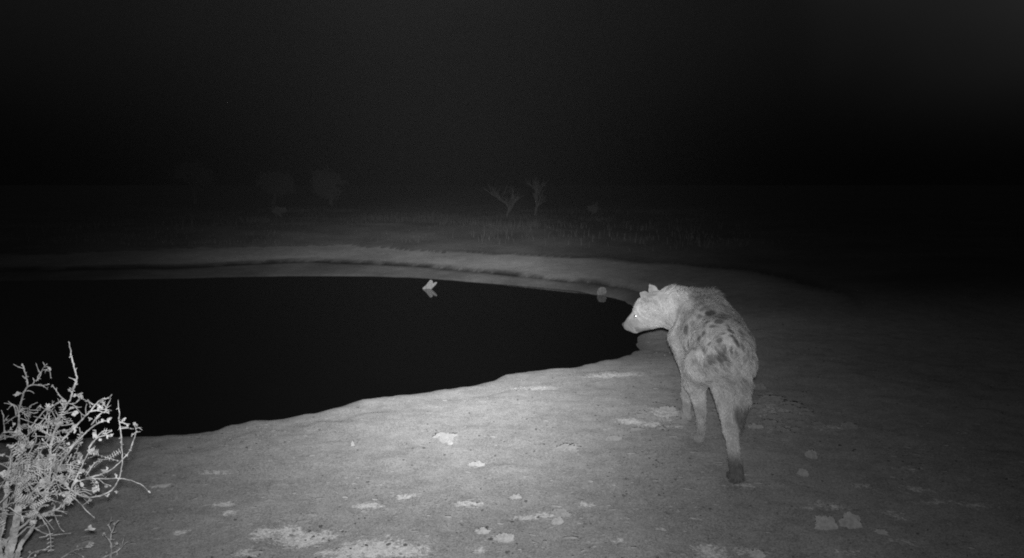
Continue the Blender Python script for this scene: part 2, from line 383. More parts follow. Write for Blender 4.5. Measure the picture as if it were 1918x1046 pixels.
def rock_shape(w, h, kind, seed):
    rnd = random.Random(seed)
    V, F = ICO4
    off = Vector((rnd.uniform(0, 90), rnd.uniform(0, 90), rnd.uniform(0, 90)))
    depth = {'round': 0.85, 'shore': 0.8, 'flat': 0.75, 'lump': 0.9, 'vee': 0.8}[kind]
    f1, a1, a2 = {'round': (1.5, 0.5, 0.35), 'shore': (1.3, 0.35, 0.2), 'flat': (1.8, 0.6, 0.4), 'lump': (2.2, 0.6, 0.5), 'vee': (1.4, 0.25, 0.22)}[kind]
    out = []
    for v in V:
        p = Vector(v)
        hf = 0.35 if kind in ('round', 'shore') else 1.0
        k = 1 + a1 * mnoise.noise(p * f1 + off) + a2 * mnoise.noise(p * f1 * 3.3 + off) + hf * (0.18 * mnoise.noise(p * 9 + off) + 0.10 * mnoise.noise(p * 21 + off))
        q = p * k
        if kind == 'shore':                                       # blocky: pushed towards a box
            q = Vector([math.copysign(abs(c_) ** 0.8, c_) for c_ in q])
        if kind == 'vee':                                         # notch cut out of the far edge
            a = math.atan2(p.y, p.x)
            k2 = 1 - 0.55 * math.exp(-((a - math.pi / 2) / 0.55) ** 2) - 0.25 * math.exp(-((abs(a) - math.pi) / 0.6) ** 2)
            q.x *= (1.25 if p.y > 0 else 0.8); q.y *= k2
        out.append(q)
    V2 = np.array([tuple(q) for q in out])
    V2[:, 0] *= w / 2; V2[:, 1] *= w * depth / 2
    hz = {'round': 0.5 * h / 0.75, 'shore': 0.62 * h, 'flat': 0.02, 'lump': 0.28 * h, 'vee': 0.018}[kind]
    V2[:, 2] *= max(hz, 0.008)
    return V2, F

for i, (x, y, w, h, kind, label) in enumerate(STONES):
    V, F = rock_shape(w, h, kind, 100 + i)
    lift = {'round': 0.35, 'shore': 0.55, 'flat': 0.1, 'lump': 0.3, 'vee': 0.25}[kind] * V[:, 2].max()
    gz_ = ground_z(x, y + w * 0.25) if kind != 'shore' else WATER_Z
    if kind == 'vee': V[:, 1] *= 1.9
    mat = M_SCRAP if kind == 'vee' else M_WETSTONE if kind == 'shore' else (M_CLOD if 'clod' in label or 'low' in label else M_PALE)
    name = {'vee': 'pale_scrap', 'shore': 'shore_stone'}.get(kind, 'soil_clod' if 'clod' in label else ('stone' if 'stone' in label else ('soil_flake' if 'flake' in label or 'chip' in label else 'crumbly_lump')))
    o = mesh_obj(name, V, F, mat, loc=(x, y + w * 0.25, gz_ + lift * 0.6))
    o.rotation_euler.z = 0 if kind == 'vee' else random.Random(i).uniform(-0.3, 0.3)
    cat = {'pale_scrap': 'scrap', 'soil_clod': 'clod', 'crumbly_lump': 'lump', 'soil_flake': 'flake'}.get(name, 'stone')
    tag(o, label, cat, {'clod': 'broken clods beside the hyena', 'stone': 'pale stones on the trampled soil', 'flake': 'flat flakes and chips on the soil', 'lump': 'crumbly pale lumps on the soil'}.get(cat))

def scatter_clods(n, seed, box, label, group):
    rnd = random.Random(seed); protos = [rock_shape(1.0, 0.6, 'lump', 300 + k) for k in range(5)]
    metas = []
    for k, (V, F) in enumerate(protos):
        o = mesh_obj("soil_clod", V, F, M_CLOD, smooth=True); metas.append(o)
    for i in range(n):
        o = metas[i] if i < 5 else metas[i % 5].copy()
        if i >= 5: col.objects.link(o)
        x, y = rnd.gauss(box[0], box[2]), rnd.gauss(box[1], box[3]); s_ = rnd.choice((.022, .03, .038, .05, .065)) * rnd.uniform(.8, 1.3)
        o.location = (x, y, ground_z(x, y) + .03 * s_); o.scale = (s_ * rnd.uniform(.9, 1.7), s_, s_ * rnd.uniform(.9, 1.4)); o.rotation_euler.z = rnd.uniform(-.6, .6)
        tag(o, label, "clod", group)
scatter_clods(30, 5, (1.68, 4.85, .20, .20), "one of many small dry clods strewn in the heap right of the hyena", "small clods strewn right of the hyena")
scatter_clods(14, 6, (.86, 4.72, .10, .09), "one of several small pale clods strewn left of the hyena forepaw", "small clods strewn left of the hyena")

# uncountable litter: pale chips and straw, dark pebbles and droppings
def litter(name, n, seed, mat, size, flatness, label):
    rng = np.random.default_rng(seed)
    y = 2.6 * (9.0 / 2.6) ** rng.random(n * 2); x = rng.uniform(-1, 1, n * 2) * y * 0.72 + 0.1 * y
    clump = fbm(x * 1.3, y * 1.3, seed, 3)
    keep = (shore_dist(x, y) > 0.12) & (rng.random(n * 2) < 0.35 + 0.8 * np.clip(clump, -0.3, 1))
    x, y = x[keep][:n], y[keep][:n]
    z = ground_fields(x, y)[0]
    VV, FF = ico(1)
    nV = len(VV); m = len(x)
    s = size[0] * (size[1] / size[0]) ** (rng.random(m) ** 2.2)
    ang = rng.normal(0, 0.5, m)
    asp = rng.uniform(1.0, 2.6, m) if flatness < 0.4 else rng.uniform(1, 1.4, m)
    base = VV[None] * rng.uniform(0.6, 1.3, (m, nV, 1))
    bx = base[..., 0] * (s * asp)[:, None]; by = base[..., 1] * s[:, None]; bz = base[..., 2] * (s * flatness)[:, None]
    ca, sa = np.cos(ang)[:, None], np.sin(ang)[:, None]
    P_ = np.stack([bx * ca - by * sa + x[:, None], bx * sa + by * ca + y[:, None], bz + z[:, None] + (s * flatness * 0.3)[:, None]], -1)
    F_ = FF[None] + (np.arange(m) * nV)[:, None, None]
    tag(mesh_obj(name, P_.reshape(-1, 3), F_.reshape(-1, 3), mat, smooth=False), label, name.split('_')[-1], kind='stuff')
litter("pale_litter", 2400, 3, M_LITTER, (0.003, 0.014), 0.25, "tiny pale chips and straw scattered over the trampled soil")
litter("dark_gravel", 2600, 7, M_PEBBLE, (0.002, 0.009), 0.7, "fine dark droppings and grit scattered over the trampled soil")
litter("soil_crumbs", 5000, 9, mat_grey("soil_crumb", 0.31, 0.35, 40), (0.003, 0.010), 0.7, "loose soil crumbs covering the trampled ground")

# ------------------------------------------------------------------ floating piece of bleached wood
FX, FY, FZ = (-1.205,11.236,-0.08)
def slab(pts, thick, seed):
    """closed slab from an outline in x/z, with ragged thickness"""
    n = len(pts); V = []
    for s_ in (-1, 1):
        for k, (px_, pz_) in enumerate(pts):
            V.append((px_, s_ * thick * (0.5 + 0.5 * abs(mnoise.noise(Vector((px_ * 20, pz_ * 20, seed))))), pz_))
    F = [tuple(range(n))[::-1], tuple(range(n, 2 * n))] + [(k, (k + 1) % n, n + (k + 1) % n, n + k) for k in range(n)]
    return V, F
out1 = [(-0.105, -0.02), (-0.10, 0.015), (-0.06, 0.045), (-0.03, 0.085), (0.005, 0.125), (0.02, 0.128), (0.042, 0.112), (0.046, 0.085), (0.06, 0.07), (0.05, 0.03), (0.02, -0.01)]
out2 = [(0.0, -0.02), (0.03, 0.03), (0.05, 0.07), (0.075, 0.098), (0.105, 0.103), (0.112, 0.09), (0.085, 0.055), (0.04, 0.012), (0.02, -0.02)]
wood = empty("driftwood", (FX - 0.0, FY, FZ))
tag(wood, "pale split driftwood piece sticking up from the black water", "driftwood")
V, F = slab(out1, 0.03, 1.0); mesh_obj("split_branch", V, F, M_ROOT, wood, smooth=False)
V, F = slab(out2, 0.02, 4.0); V = [(a, b - 0.045, c_) for a, b, c_ in V]; mesh_obj("split_branch", V, F, M_ROOT, wood, smooth=False)

# ------------------------------------------------------------------ hyena
HY_O = (1.08, 4.05, 0.0)
# SDF-BEGIN
HY_O = (1.08, 4.05, 0.0)
def sd_cone(p, a, b, r1, r2, sx=1.0):
    a = np.array(a, float); b = np.array(b, float)
    ba = b - a
    if sx != 1.0:
        S = np.array([1 / sx, 1, 1]); p = p * S; a = a * S; b = b * S; ba = b - a
    t = np.clip(((p - a) @ ba) / (ba @ ba + 1e-12), 0, 1)
    t2 = t
    return np.linalg.norm(p - a - t[:, None] * ba, axis=1) - (r1 + (r2 - r1) * t2)
def sd_ell(p, c, r, R=None):
    q = p - np.array(c, float)
    if R is not None: q = q @ np.array(R)
    r = np.array(r, float)
    k0 = np.linalg.norm(q / r, axis=1); k1 = np.linalg.norm(q / (r * r), axis=1) + 1e-9
    return k0 * (k0 - 1) / k1
def smin(a, b, k):
    h = np.clip(0.5 + 0.5 * (b - a) / k, 0, 1)
    return b + (a - b) * h - k * h * (1 - h)
def rotm(yaw, pitch, roll=0):
    cy, sy, cp_, sp_, cr, sr = math.cos(yaw), math.sin(yaw), math.cos(pitch), math.sin(pitch), math.cos(roll), math.sin(roll)
    Rz = np.array([[cy, -sy, 0], [sy, cy, 0], [0, 0, 1]]); Rx = np.array([[1, 0, 0], [0, cp_, -sp_], [0, sp_, cp_]]); Ry = np.array([[cr, 0, sr], [0, 1, 0], [-sr, 0, cr]])
    return Rz @ Rx @ Ry
TORSO = [((.040, -.13, .590), (.062, .06, .590), .120, .150), ((.062, .06, .590), (.078, .30, .610), .150, .165),
         ((.078, .30, .610), (.055, .50, .63), .162, .155), ((.03, -.12, .61), (.075, .30, .69), .075, .085),
         ((.075, .30, .69), (.095, .52, .765), .085, .070), ((.05, .42, .52), (.04, .58, .57), .11, .11)]
NECK = [((.05, .55, .67), (-.07, .70, .705), .124, .122), ((.095, .52, .765), (-.04, .69, .765), .065, .062), ((-.07, .70, .705), (-.165, .755, .695), .122, .105)]
HEAD = [((-.165, .755, .70), (-.225, .775, .685), .098, .082), ((-.225, .775, .68), (-.30, .80, .602), .076, .047),
        ((-.30, .80, .602), (-.338, .813, .577), .046, .032), ((-.20, .765, .635), (-.295, .79, .563), .066, .030)]
LEGS = {
 'lh': [((-.080, -.08, .535), (-.092, .02, .42), .098, .058), ((-.092, .02, .42), (-.050, .055, .245), .054, .028), ((-.046, .055, .245), (-.006, .20, .06), .027, .023)],
 'rh': [((.092, -.09, .540), (.040, -.10, .44), .104, .074), ((.028, -.11, .44), (.026, -.265, .245), .068, .037), ((.026, -.265, .245), (.034, -.360, .06), .034, .029)],
 'lf': [((-.045, .50, .56), (-.030, .44, .42), .095, .060), ((-.030, .44, .42), (-.010, .575, .18), .046, .029), ((-.010, .575, .18), (.010, .63, .05), .027, .024)],
 'rf': [((.15, .48, .56), (.17, .40, .42), .095, .058), ((.17, .40, .42), (.225, .43, .18), .045, .030), ((.225, .43, .18), (.235, .455, .05), .027, .025)],
}
PAWS = {'lh': (-.003, .255, -.05), 'rh': (.036, -.345, -.15), 'lf': (.015, .665, .0), 'rf': (.24, .49, -.1)}
TAIL = [((.045, -.20, .665), (.070, -.255, .60), .045, .036), ((.070, -.255, .60), (.082, -.265, .48), .036, .038), ((.082, -.265, .48), (.084, -.255, .39), .038, .036), ((.084, -.255, .39), (.080, -.245, .27), .034, .010)]
EAR_L = ((-.243, .735, .768), 0.35, -.45); EAR_R = ((-.178, .835, .792), 0.35, -.40)
def body_sdf(p):
    d = None
    for a, b, r1, r2 in TORSO:
        e = sd_cone(p, a, b, r1, r2); d = e if d is None else smin(d, e, .06)
    for a, b, r1, r2 in NECK: d = smin(d, sd_cone(p, a, b, r1, r2), .018)
    h = None
    for a, b, r1, r2 in HEAD:
        e = sd_cone(p, a, b, r1, r2); h = e if h is None else smin(h, e, .03)
    h = smin(h, sd_ell(p, (-.252, .748, .665), (.03, .022, .026)), .025)          # brow and cheek, near side
    h = smin(h, sd_ell(p, (-.222, .845, .672), (.03, .022, .026)), .025)
    d = smin(d, h, .035)
    for k, L_ in LEGS.items():
        g_ = None
        for a, b, r1, r2 in L_:
            e = sd_cone(p, a, b, r1, r2); g_ = e if g_ is None else smin(g_, e, .025)
        px_, py_, yaw = PAWS[k]
        g_ = smin(g_, sd_ell(p, (px_, py_, .030), (.036, .050, .030), rotm(yaw, 0)), .02)
        for j, off in enumerate((-.030, -.011, .011, .030)):
            fx = px_ + math.cos(yaw) * off - math.sin(yaw) * (.042 + (.008 if abs(off) < .02 else 0))
            fy = py_ + math.sin(yaw) * off + math.cos(yaw) * (.042 + (.008 if abs(off) < .02 else 0))
            g_ = smin(g_, sd_ell(p, (fx, fy, .020), (.012, .022, .018), rotm(yaw, 0)), .006)
        d = smin(d, g_, .042 if k == 'lh' else .03)
    t_ = None
    for a, b, r1, r2 in TAIL:
        e = sd_cone(p, a, b, r1, r2); t_ = e if t_ is None else smin(t_, e, .02)
    d = smin(d, t_, .025)
    for (c_, yaw, roll) in (EAR_L, EAR_R):
        R = rotm(yaw, -.15, roll)
        e = sd_ell(p, c_, (.034, .013, .046), R)
        cup = sd_ell(p, (c_[0] - .012, c_[1] + .012, c_[2] + .006), (.024, .012, .040), R)
        e = np.maximum(e, -cup)
        e = smin(e, sd_cone(p, c_, (-.281, .728, .800) if c_[1] < .8 else (-.205, .845, .836), .020, .005), .012)
        d = smin(d, e, .012)
    return d
# SDF-END
SPOTS = [(0.019,0.187,0.766,0.026,0.024,1),(0.023,0.024,0.75,0.017,0.019,0.85),(-0.093,0.27,0.657,0.018,0.028,0.85),(-0.062,-0.004,0.689,0.014,0.015,0.75),(-0.028,-0.228,0.615,0.027,0.029,1),(-0.067,-0.192,0.591,0.016,0.029,0.75),(0.049,-0.091,0.723,0.01,0.03,1),(0.039,-0.208,0.71,0.009,0.029,1),(0.049,-0.242,0.684,0.008,0.022,0.95),(0.11,-0.074,0.711,0.014,0.019,0.95),(-0.022,-0.177,0.687,0.011,0.013,0.75),(0.072,-0.247,0.669,0.008,0.022,0.85),(-0.013,-0.007,0.73,0.014,0.013,0.85),(0.056,0.064,0.761,0.023,0.016,0.75),(0.132,0.063,0.743,0.017,0.016,0.75),(0.111,-0.218,0.638,0.011,0.022,0.75),(0.007,0.262,0.781,0.035,0.02,0.6),(-0.091,-0.133,0.628,0.008,0.03,0.65),(0.192,0.017,0.682,0.011,0.019,0.65),(-0.067,0.23,0.701,0.012,0.02,0.55),(-0.128,-0.078,0.621,0.008,0.019,0.55),(0.001,-0.244,0.581,0.011,0.011,0.65),(0.073,-0.295,0.609,0.011,0.018,0.5),(-0.045,-0.201,0.537,0.011,0.015,0.5),(-0.143,-0.149,0.567,0.008,0.018,0.45),(-0.033,0.217,0.74,0.012,0.016,0.75),(-0.024,0.071,0.736,0.008,0.012,0.75),(0.051,-0.043,0.737,0.008,0.015,0.75),(-0.064,-0.13,0.661,0.008,0.011,0.75),(-0.007,-0.223,0.658,0.008,0.015,0.75),(0.023,-0.249,0.653,0.008,0.015,0.75),(0.045,-0.271,0.636,0.008,0.014,0.7),(-0.043,-0.197,0.652,0.008,0.011,0.65),(-0.085,0.012,0.654,0.008,0.015,0.75),(-0.092,0.202,0.591,0.009,0.016,0.65),(0.093,-0.154,0.699,0.008,0.015,0.75),(0.112,-0.185,0.672,0.008,0.011,0.65),(0.007,-0.134,0.712,0.008,0.011,0.65),(-0.09,-0.18,0.554,0.008,0.015,0.55),(0.146,-0.19,0.596,0.008,0.015,0.65)]

def surface_nets(fn, lo, hi, h):
    n = [int((b - a) / h) + 1 for a, b in zip(lo, hi)]
    ax_ = [lo[i] + h * np.arange(n[i]) for i in range(3)]
    D = np.empty(n, dtype=np.float32)
    for i in range(n[0]):
        Y_, Z_ = np.meshgrid(ax_[1], ax_[2], indexing='ij')
        p_ = np.stack([np.full(Y_.size, ax_[0][i]), Y_.ravel(), Z_.ravel()], 1)
        D[i] = fn(p_).reshape(n[1], n[2])
    S = D < 0
    c8 = [(i, j, k) for i in (0, 1) for j in (0, 1) for k in (0, 1)]
    def sub(A, o): return A[o[0]:n[0] - 1 + o[0], o[1]:n[1] - 1 + o[1], o[2]:n[2] - 1 + o[2]]
    cnt = sum(sub(S, o).astype(np.int8) for o in c8)
    act = (cnt > 0) & (cnt < 8)
    vid = -np.ones(act.shape, dtype=np.int64); vid[act] = np.arange(act.sum())
    ci = np.argwhere(act)
    acc = np.zeros((len(ci), 3)); num = np.zeros(len(ci))
    for a in c8:
        for b in c8:
            if sum(b) - sum(a) == 1 and all(bb >= aa for aa, bb in zip(a, b)):
                da = D[ci[:, 0] + a[0], ci[:, 1] + a[1], ci[:, 2] + a[2]]; db = D[ci[:, 0] + b[0], ci[:, 1] + b[1], ci[:, 2] + b[2]]
                m = (da < 0) != (db < 0)
                t = np.where(m, da / (da - db + 1e-20), 0)
                pt = np.array(a)[None] + t[:, None] * (np.array(b) - np.array(a))[None]
                acc[m] += pt[m]; num[m] += 1
    V = (ci + acc / num[:, None]) * h + np.array(lo)
    F = []
    for axn in range(3):
        o = [0, 0, 0]; o[axn] = 1
        A0 = S[:n[0] - o[0], :n[1] - o[1], :n[2] - o[2]]; A1 = S[o[0]:, o[1]:, o[2]:]
        ed = np.argwhere(A0 != A1)
        u, v = (axn + 1) % 3, (axn + 2) % 3
        ed = ed[(ed[:, u] > 0) & (ed[:, v] > 0) & (ed[:, u] < n[u] - 1) & (ed[:, v] < n[v] - 1)]
        q = []
        for du, dv in ((0, 0), (-1, 0), (-1, -1), (0, -1)):
            e = ed.copy(); e[:, u] += du; e[:, v] += dv
            q.append(vid[e[:, 0], e[:, 1], e[:, 2]])
        q = np.stack(q, 1)
        flip = ~S[ed[:, 0], ed[:, 1], ed[:, 2]]
        q[flip] = q[flip][:, ::-1]
        F.append(q)
    return V, np.concatenate(F)

def sdf_grad(p, e=0.003):
    g_ = np.stack([body_sdf(p + np.eye(3)[i] * e) - body_sdf(p - np.eye(3)[i] * e) for i in range(3)], 1)
    return g_ / (np.linalg.norm(g_, axis=1)[:, None] + 1e-9)

def noise3(p, f, seed):
    return 0.5 * (fbm(p[:, 0] * f + p[:, 2] * f * .7, p[:, 1] * f - p[:, 2] * f * .6, seed, 3) + fbm(p[:, 1] * f + 3.3 + p[:, 0] * f * .3, p[:, 2] * f + p[:, 0] * f * .5, seed + 9, 3))

def seg_d(p, a, b):
    a = np.array(a, float); b = np.array(b, float); ba = b - a
    t = np.clip(((p - a) @ ba) / (ba @ ba), 0, 1)
    return np.linalg.norm(p - a - t[:, None] * ba, axis=1)

HEAD_C = np.array([-.24, .78, .66])
def coat(p, nrm_):
    v = np.full(len(p), 0.34)
    # pale neck and cheek, greyer saddle
    dneck = seg_d(p, (-.03, .67, .72), (-.24, .77, .66)); v += 0.06 * smooth01((0.20 - dneck) / 0.10) * smooth01((-.0 - p[:, 0]) / .06)
    sad = smooth01((p[:, 2] - .62) / .12) * smooth01((p[:, 1] + .05) / .15) * smooth01((p[:, 0] + .03) / .05); v -= 0.13 * sad
    rump = smooth01((-.02 - p[:, 1]) / .12); v += 0.10 * rump
    legs = smooth01((.42 - p[:, 2]) / .1); v += 0.06 * legs
    v *= 1 + 0.20 * noise3(p, 9, 3) + 0.22 * noise3(p, 26, 13)
    # dark spots
    w = p + 0.010 * np.stack([noise3(p, 30, 5), noise3(p, 30, 6), noise3(p, 30, 7)], 1)
    torso = smooth01((p[:, 2] - .42) / .06) * smooth01((p[:, 0] + .16) / .04)
    v *= 1 - 0.20 * torso * smooth01((noise3(p * np.array([1.2, .8, 1.0]), 19, 63) - .12) / .25)
    for (sx_, sy_, sz_, ra, rb, am) in SPOTS:
        dx = (w[:, 0] - sx_) / ra; dy = (w[:, 1] - sy_) / (rb * 1.5); dz = (w[:, 2] - sz_) / rb
        d = np.sqrt(dx * dx + dy * dy + dz * dz)
        v *= 1 - 0.72 * am * smooth01((1.4 - d) / 0.6)
    # spots of the sides not seen
    cell = noise3(p * np.array([1, 1, 1.]), 17, 17)
    unseen = np.maximum(smooth01((p[:, 0] - .15) / .05), smooth01((.60 - p[:, 2]) / .05) * smooth01((p[:, 1] - .05) / .1)) * smooth01((p[:, 2] - .30) / .08)
    v *= 1 - 0.6 * smooth01((cell - 0.30) / .12) * unseen
    arc = np.minimum(seg_d(p, (.0, .56, .80), (-.078, .53, .72)), seg_d(p, (-.078, .53, .72), (-.105, .52, .60)))  # crease shade between neck and shoulder, painted into the coat
    v *= 1 - 0.38 * smooth01((.026 - arc) / .02)
    # brindled brow and cheeks
    hd_ = smooth01((-.16 - p[:, 0]) / .04)
    v *= 1 - 0.22 * hd_ * smooth01((noise3(p, 40, 71) + .1) / .4) - 0.18 * hd_ * smooth01((p[:, 2] - .70) / .05)
    # muzzle, nose, lips
    dn = np.linalg.norm(p - np.array([-.345, .815, .575]), axis=1)
    v *= 1 - 0.55 * smooth01((.14 - dn) / .10)
    v *= 1 - 0.65 * smooth01((.034 - dn) / .012)
    # eye rims
    de = np.linalg.norm(p - np.array([-.287, .755, .652]), axis=1); v *= 1 - 0.45 * smooth01((.024 - de) / .01)
    # inside and base of the near ear
    dear = np.linalg.norm(p - np.array([-.215, .74, .735]), axis=1); v *= 1 - 0.42 * smooth01((.065 - dear) / .04)
    # dark paws and tail tuft
    dl = np.linalg.norm(p - np.array([.03, -.35, .03]), axis=1); v *= 1 - 0.70 * smooth01((.15 - dl) / .09)
    low = smooth01((.05 - p[:, 2]) / .03); v *= 1 - 0.08 * low
    dt = seg_d(p, (.084, -.255, .35), (.08, -.245, .20)); v *= 1 - 0.70 * smooth01((.060 - dt) / .03) * smooth01((.40 - p[:, 2]) / .04)
    v *= 1 - 0.35 * smooth01((.075 - seg_d(p, (.235, .455, .05), (.22, .43, .30))) / .03)
    return np.clip(v, 0.03, 0.7)

BV, BF = surface_nets(body_sdf, (-.42, -.46, -.02), (.36, .92, .90), 0.0075)
for _ in range(2):                                             # settle the vertices on the skin
    BV = BV - sdf_grad(BV) * body_sdf(BV)[:, None] * 0.7
BV[:, 2] = np.maximum(BV[:, 2], 0.0)
BN = sdf_grad(BV)
hy_z = ground_z(HY_O[0], HY_O[1] - 0.35) - 0.004
print('HYZ', [round(ground_z(HY_O[0] + v[0], HY_O[1] + v[1]), 4) for v in PAWS.values()])
hyena = empty("hyena", (HY_O[0], HY_O[1], hy_z))
tag(hyena, "spotted hyena seen from behind, head turned left towards the pond", "hyena")
body = mesh_obj("body", BV, BF, M_COAT, hyena, attrs={'coat': coat(BV, BN)})

# fur: short curved blades leaning along the hair stream
def fur(n, seed):
    rng = np.random.default_rng(seed)
    T = np.concatenate([BF[:, [0, 1, 2]], BF[:, [0, 2, 3]]])
    A, B, C_ = BV[T[:, 0]], BV[T[:, 1]], BV[T[:, 2]]
    ar = np.linalg.norm(np.cross(B - A, C_ - A), axis=1); ar /= ar.sum()
    pick = rng.choice(len(T), n, p=ar)
    r1, r2 = np.sqrt(rng.random(n)), rng.random(n)
    p = A[pick] * (1 - r1)[:, None] + B[pick] * (r1 * (1 - r2))[:, None] + C_[pick] * (r1 * r2)[:, None]
    nr = sdf_grad(p)
    # stream direction
    st = np.tile(np.array([0.0, -1.0, -0.45]), (n, 1))
    leg = smooth01((.46 - p[:, 2]) / .12)[:, None]
    st = st * (1 - leg) + np.array([0, 0, -1.0]) * leg
    hd = (smooth01((-.06 - p[:, 0]) / .08) * smooth01((p[:, 1] - .6) / .05))[:, None]
    st = st * (1 - hd) + np.array([0.85, -.35, .1]) * hd
    tl = (seg_d(p, (.06, -.23, .64), (.083, -.25, .27)) < .05) & (p[:, 1] < -.2)
    st[tl] = (0, 0, -1)
    st += rng.normal(0, .26, st.shape) + .55 * np.stack([noise3(p, 24, 41), noise3(p, 24, 42), noise3(p, 24, 43)], 1)
    st -= nr * np.sum(st * nr, axis=1)[:, None]
    st /= np.linalg.norm(st, axis=1)[:, None] + 1e-9
    L_ = np.full(n, .031) * (1 + .3 * noise3(p, 22, 77))
    mane = np.exp(-(seg_d(p, (.09, .35, .78), (.095, .55, .83)) / .07) ** 2) + np.exp(-(seg_d(p, (.095, .55, .83), (-.12, .74, .82)) / .06) ** 2)
    L_ += .030 * np.clip(mane, 0, 1)
    L_ = L_ * (1 - .50 * leg[:, 0]) * (1 - .45 * hd[:, 0] * (p[:, 0] < -.15))
    muz = np.linalg.norm(p - np.array([-.31, .80, .59]), axis=1) < .08
    L_[muz] = .006
    tuft = tl & (p[:, 2] < .39)
    L_[tuft] = .045
    L_[tl & ~tuft] = .022
    ears = (p[:, 2] > .775) & (p[:, 0] < -.15); L_[ears] = .007
    paw = p[:, 2] < .07; L_[paw] = .010
    L_[(np.linalg.norm(p - np.array([.03, -.37, .07]), axis=1) < .07)] = .024
    L_ *= rng.uniform(.6, 1.3, n)
    lift = np.where(mane > .4, .85, .50)
    lift = np.where(ears | muz, .4, lift)
    lift = np.where(tuft, .18, lift)
    d1 = st + nr * lift[:, None]; d1 /= np.linalg.norm(d1, axis=1)[:, None]
    d2 = st + nr * (lift * .35)[:, None] + np.array([0, 0, -.15]); d2 /= np.linalg.norm(d2, axis=1)[:, None]
    side = np.cross(d1, nr + rng.normal(0, .5, nr.shape)); side /= np.linalg.norm(side, axis=1)[:, None] + 1e-9
    w = (.0011 * rng.uniform(.7, 1.5, n))[:, None]
    q = p - nr * .002; m_ = q + d1 * (L_ * .5)[:, None]; e_ = m_ + d2 * (L_ * .5)[:, None]
    Vv = np.stack([q - side * w, q + side * w, m_ + side * w * .8, m_ - side * w * .8, e_], 1)
    base = (np.arange(n) * 5)[:, None]
    Fq = base + np.array([0, 1, 2, 3]); Ft = base + np.array([3, 2, 4])
    F_ = [tuple(f) for f in Fq] + [tuple(f) for f in Ft]
    cv = coat(p, nr) * rng.uniform(.5, 1.5, n) * (1 + .25 * noise3(p, 45, 91))
    return Vv.reshape(-1, 3), Fq, Ft, np.repeat(cv, 5)
FV, FQ, FT, FC = fur(52000, 5)
F3 = np.concatenate([FQ[:, [0, 1, 2]], FQ[:, [0, 2, 3]], FT])
fur_o = mesh_obj("fur", FV, F3, M_COAT, hyena, attrs={'coat': FC})

# eyes: white metal balls, their bright gloss imitating flash thrown back by an eye
t = NT("eye_shine"); t.b.inputs['Base Color'].default_value = (1, 1, 1, 1); t.b.inputs['Metallic'].default_value = 1.0
rn = t.noise(40, 2); t.l.new(t.maprange(rn, 0, 1, .30, .42), t.b.inputs['Roughness']); M_EYE = t.m
M_NOSE = mat_grey("nose_leather", 0.06, 0.3, 200, 0.45, 0.5)
for (x, y, z) in ((-0.3027,0.7423,0.6506), (-.256, .862, .655)):
    V, F = ICO3
    mesh_obj("eye", V * 0.0105, F, M_EYE, hyena, loc=(x, y, z))
V, F = ICO3
V = V * np.array([.017, .020, .014]); mesh_obj("nose", V, F, M_NOSE, hyena, loc=(-.360, .820, .583))

# ------------------------------------------------------------------ thorn bush and sprigs
def catmull(pts, sub=4):
    P_ = [Vector(q) for q in pts]; out = []
    for i in range(len(P_) - 1):
        p0 = P_[max(i - 1, 0)]; p1 = P_[i]; p2 = P_[i + 1]; p3 = P_[min(i + 2, len(P_) - 1)]
        for k in range(sub):
            t_ = k / sub
            out.append(0.5 * ((2 * p1) + (p2 - p0) * t_ + (2 * p0 - 5 * p1 + 4 * p2 - p3) * t_ ** 2 + (3 * p1 - p0 - 3 * p2 + p3) * t_ ** 3))
    out.append(P_[-1]); return out

class MB:
    def __init__(s): s.V = []; s.F = []
    def tube(s, pts, r0, r1, n=6, rough=0.0, seed=0):
        k0 = len(s.V); m = len(pts); up = Vector((0, 1, 0.01))
        for i, p_ in enumerate(pts):
            d = (pts[min(i + 1, m - 1)] - pts[max(i - 1, 0)]);
            if d.length < 1e-9: d = Vector((0, 0, 1))
            d.normalize(); a = d.cross(up)
            if a.length < 1e-3: a = d.cross(Vector((1, 0, 0)))
            a.normalize(); b = d.cross(a)
            r = r0 + (r1 - r0) * i / max(m - 1, 1)
            for j in range(n):
                w = 2 * math.pi * j / n
                rr = r * (1 + rough * mnoise.noise(p_ * 90 + Vector((j, seed, 0))))
                s.V.append(p_ + (a * math.cos(w) + b * math.sin(w)) * rr)
        for i in range(m - 1):
            for j in range(n):
                a_, b_ = k0 + i * n + j, k0 + i * n + (j + 1) % n
                s.F.append((a_, b_, b_ + n, a_ + n))
        s.F.append(tuple(k0 + j for j in range(n))[::-1]); s.F.append(tuple(k0 + (m - 1) * n + j for j in range(n)))
    def leaf(s, base, d, side, L_, W_, curl):
        """a small curled leaf with real thickness folds: 2 x 4 quads"""
        d = d.normalized(); side = (side - d * side.dot(d)).normalized(); nn = d.cross(side)
        k0 = len(s.V); N = 4
        for i in range(N + 1):
            t_ = i / N; w = W_ * math.sin(math.pi * (0.12 + 0.85 * t_)) ** 0.8
            a = curl * t_
            c_ = base + d * (L_ * t_ * math.cos(a * .6)) + nn * (L_ * t_ * math.sin(a * .6))
            fold = nn * w * 0.45
            s.V += [c_ - side * w + fold, c_, c_ + side * w + fold]
        for i in range(N):
            a = k0 + 3 * i
            s.F += [(a, a + 1, a + 4, a + 3), (a + 1, a + 2, a + 5, a + 4)]
    def build(s, name, mat, parent=None, loc=(0, 0, 0), smooth=True):
        V = np.array([tuple(v) for v in s.V]) - np.array(loc)
        return mesh_obj(name, V, s.F, mat, parent, smooth)

def rdir(rnd): 
    v = Vector((rnd.gauss(0, 1), rnd.gauss(0, 1), rnd.gauss(0, 1))); return v.normalized()

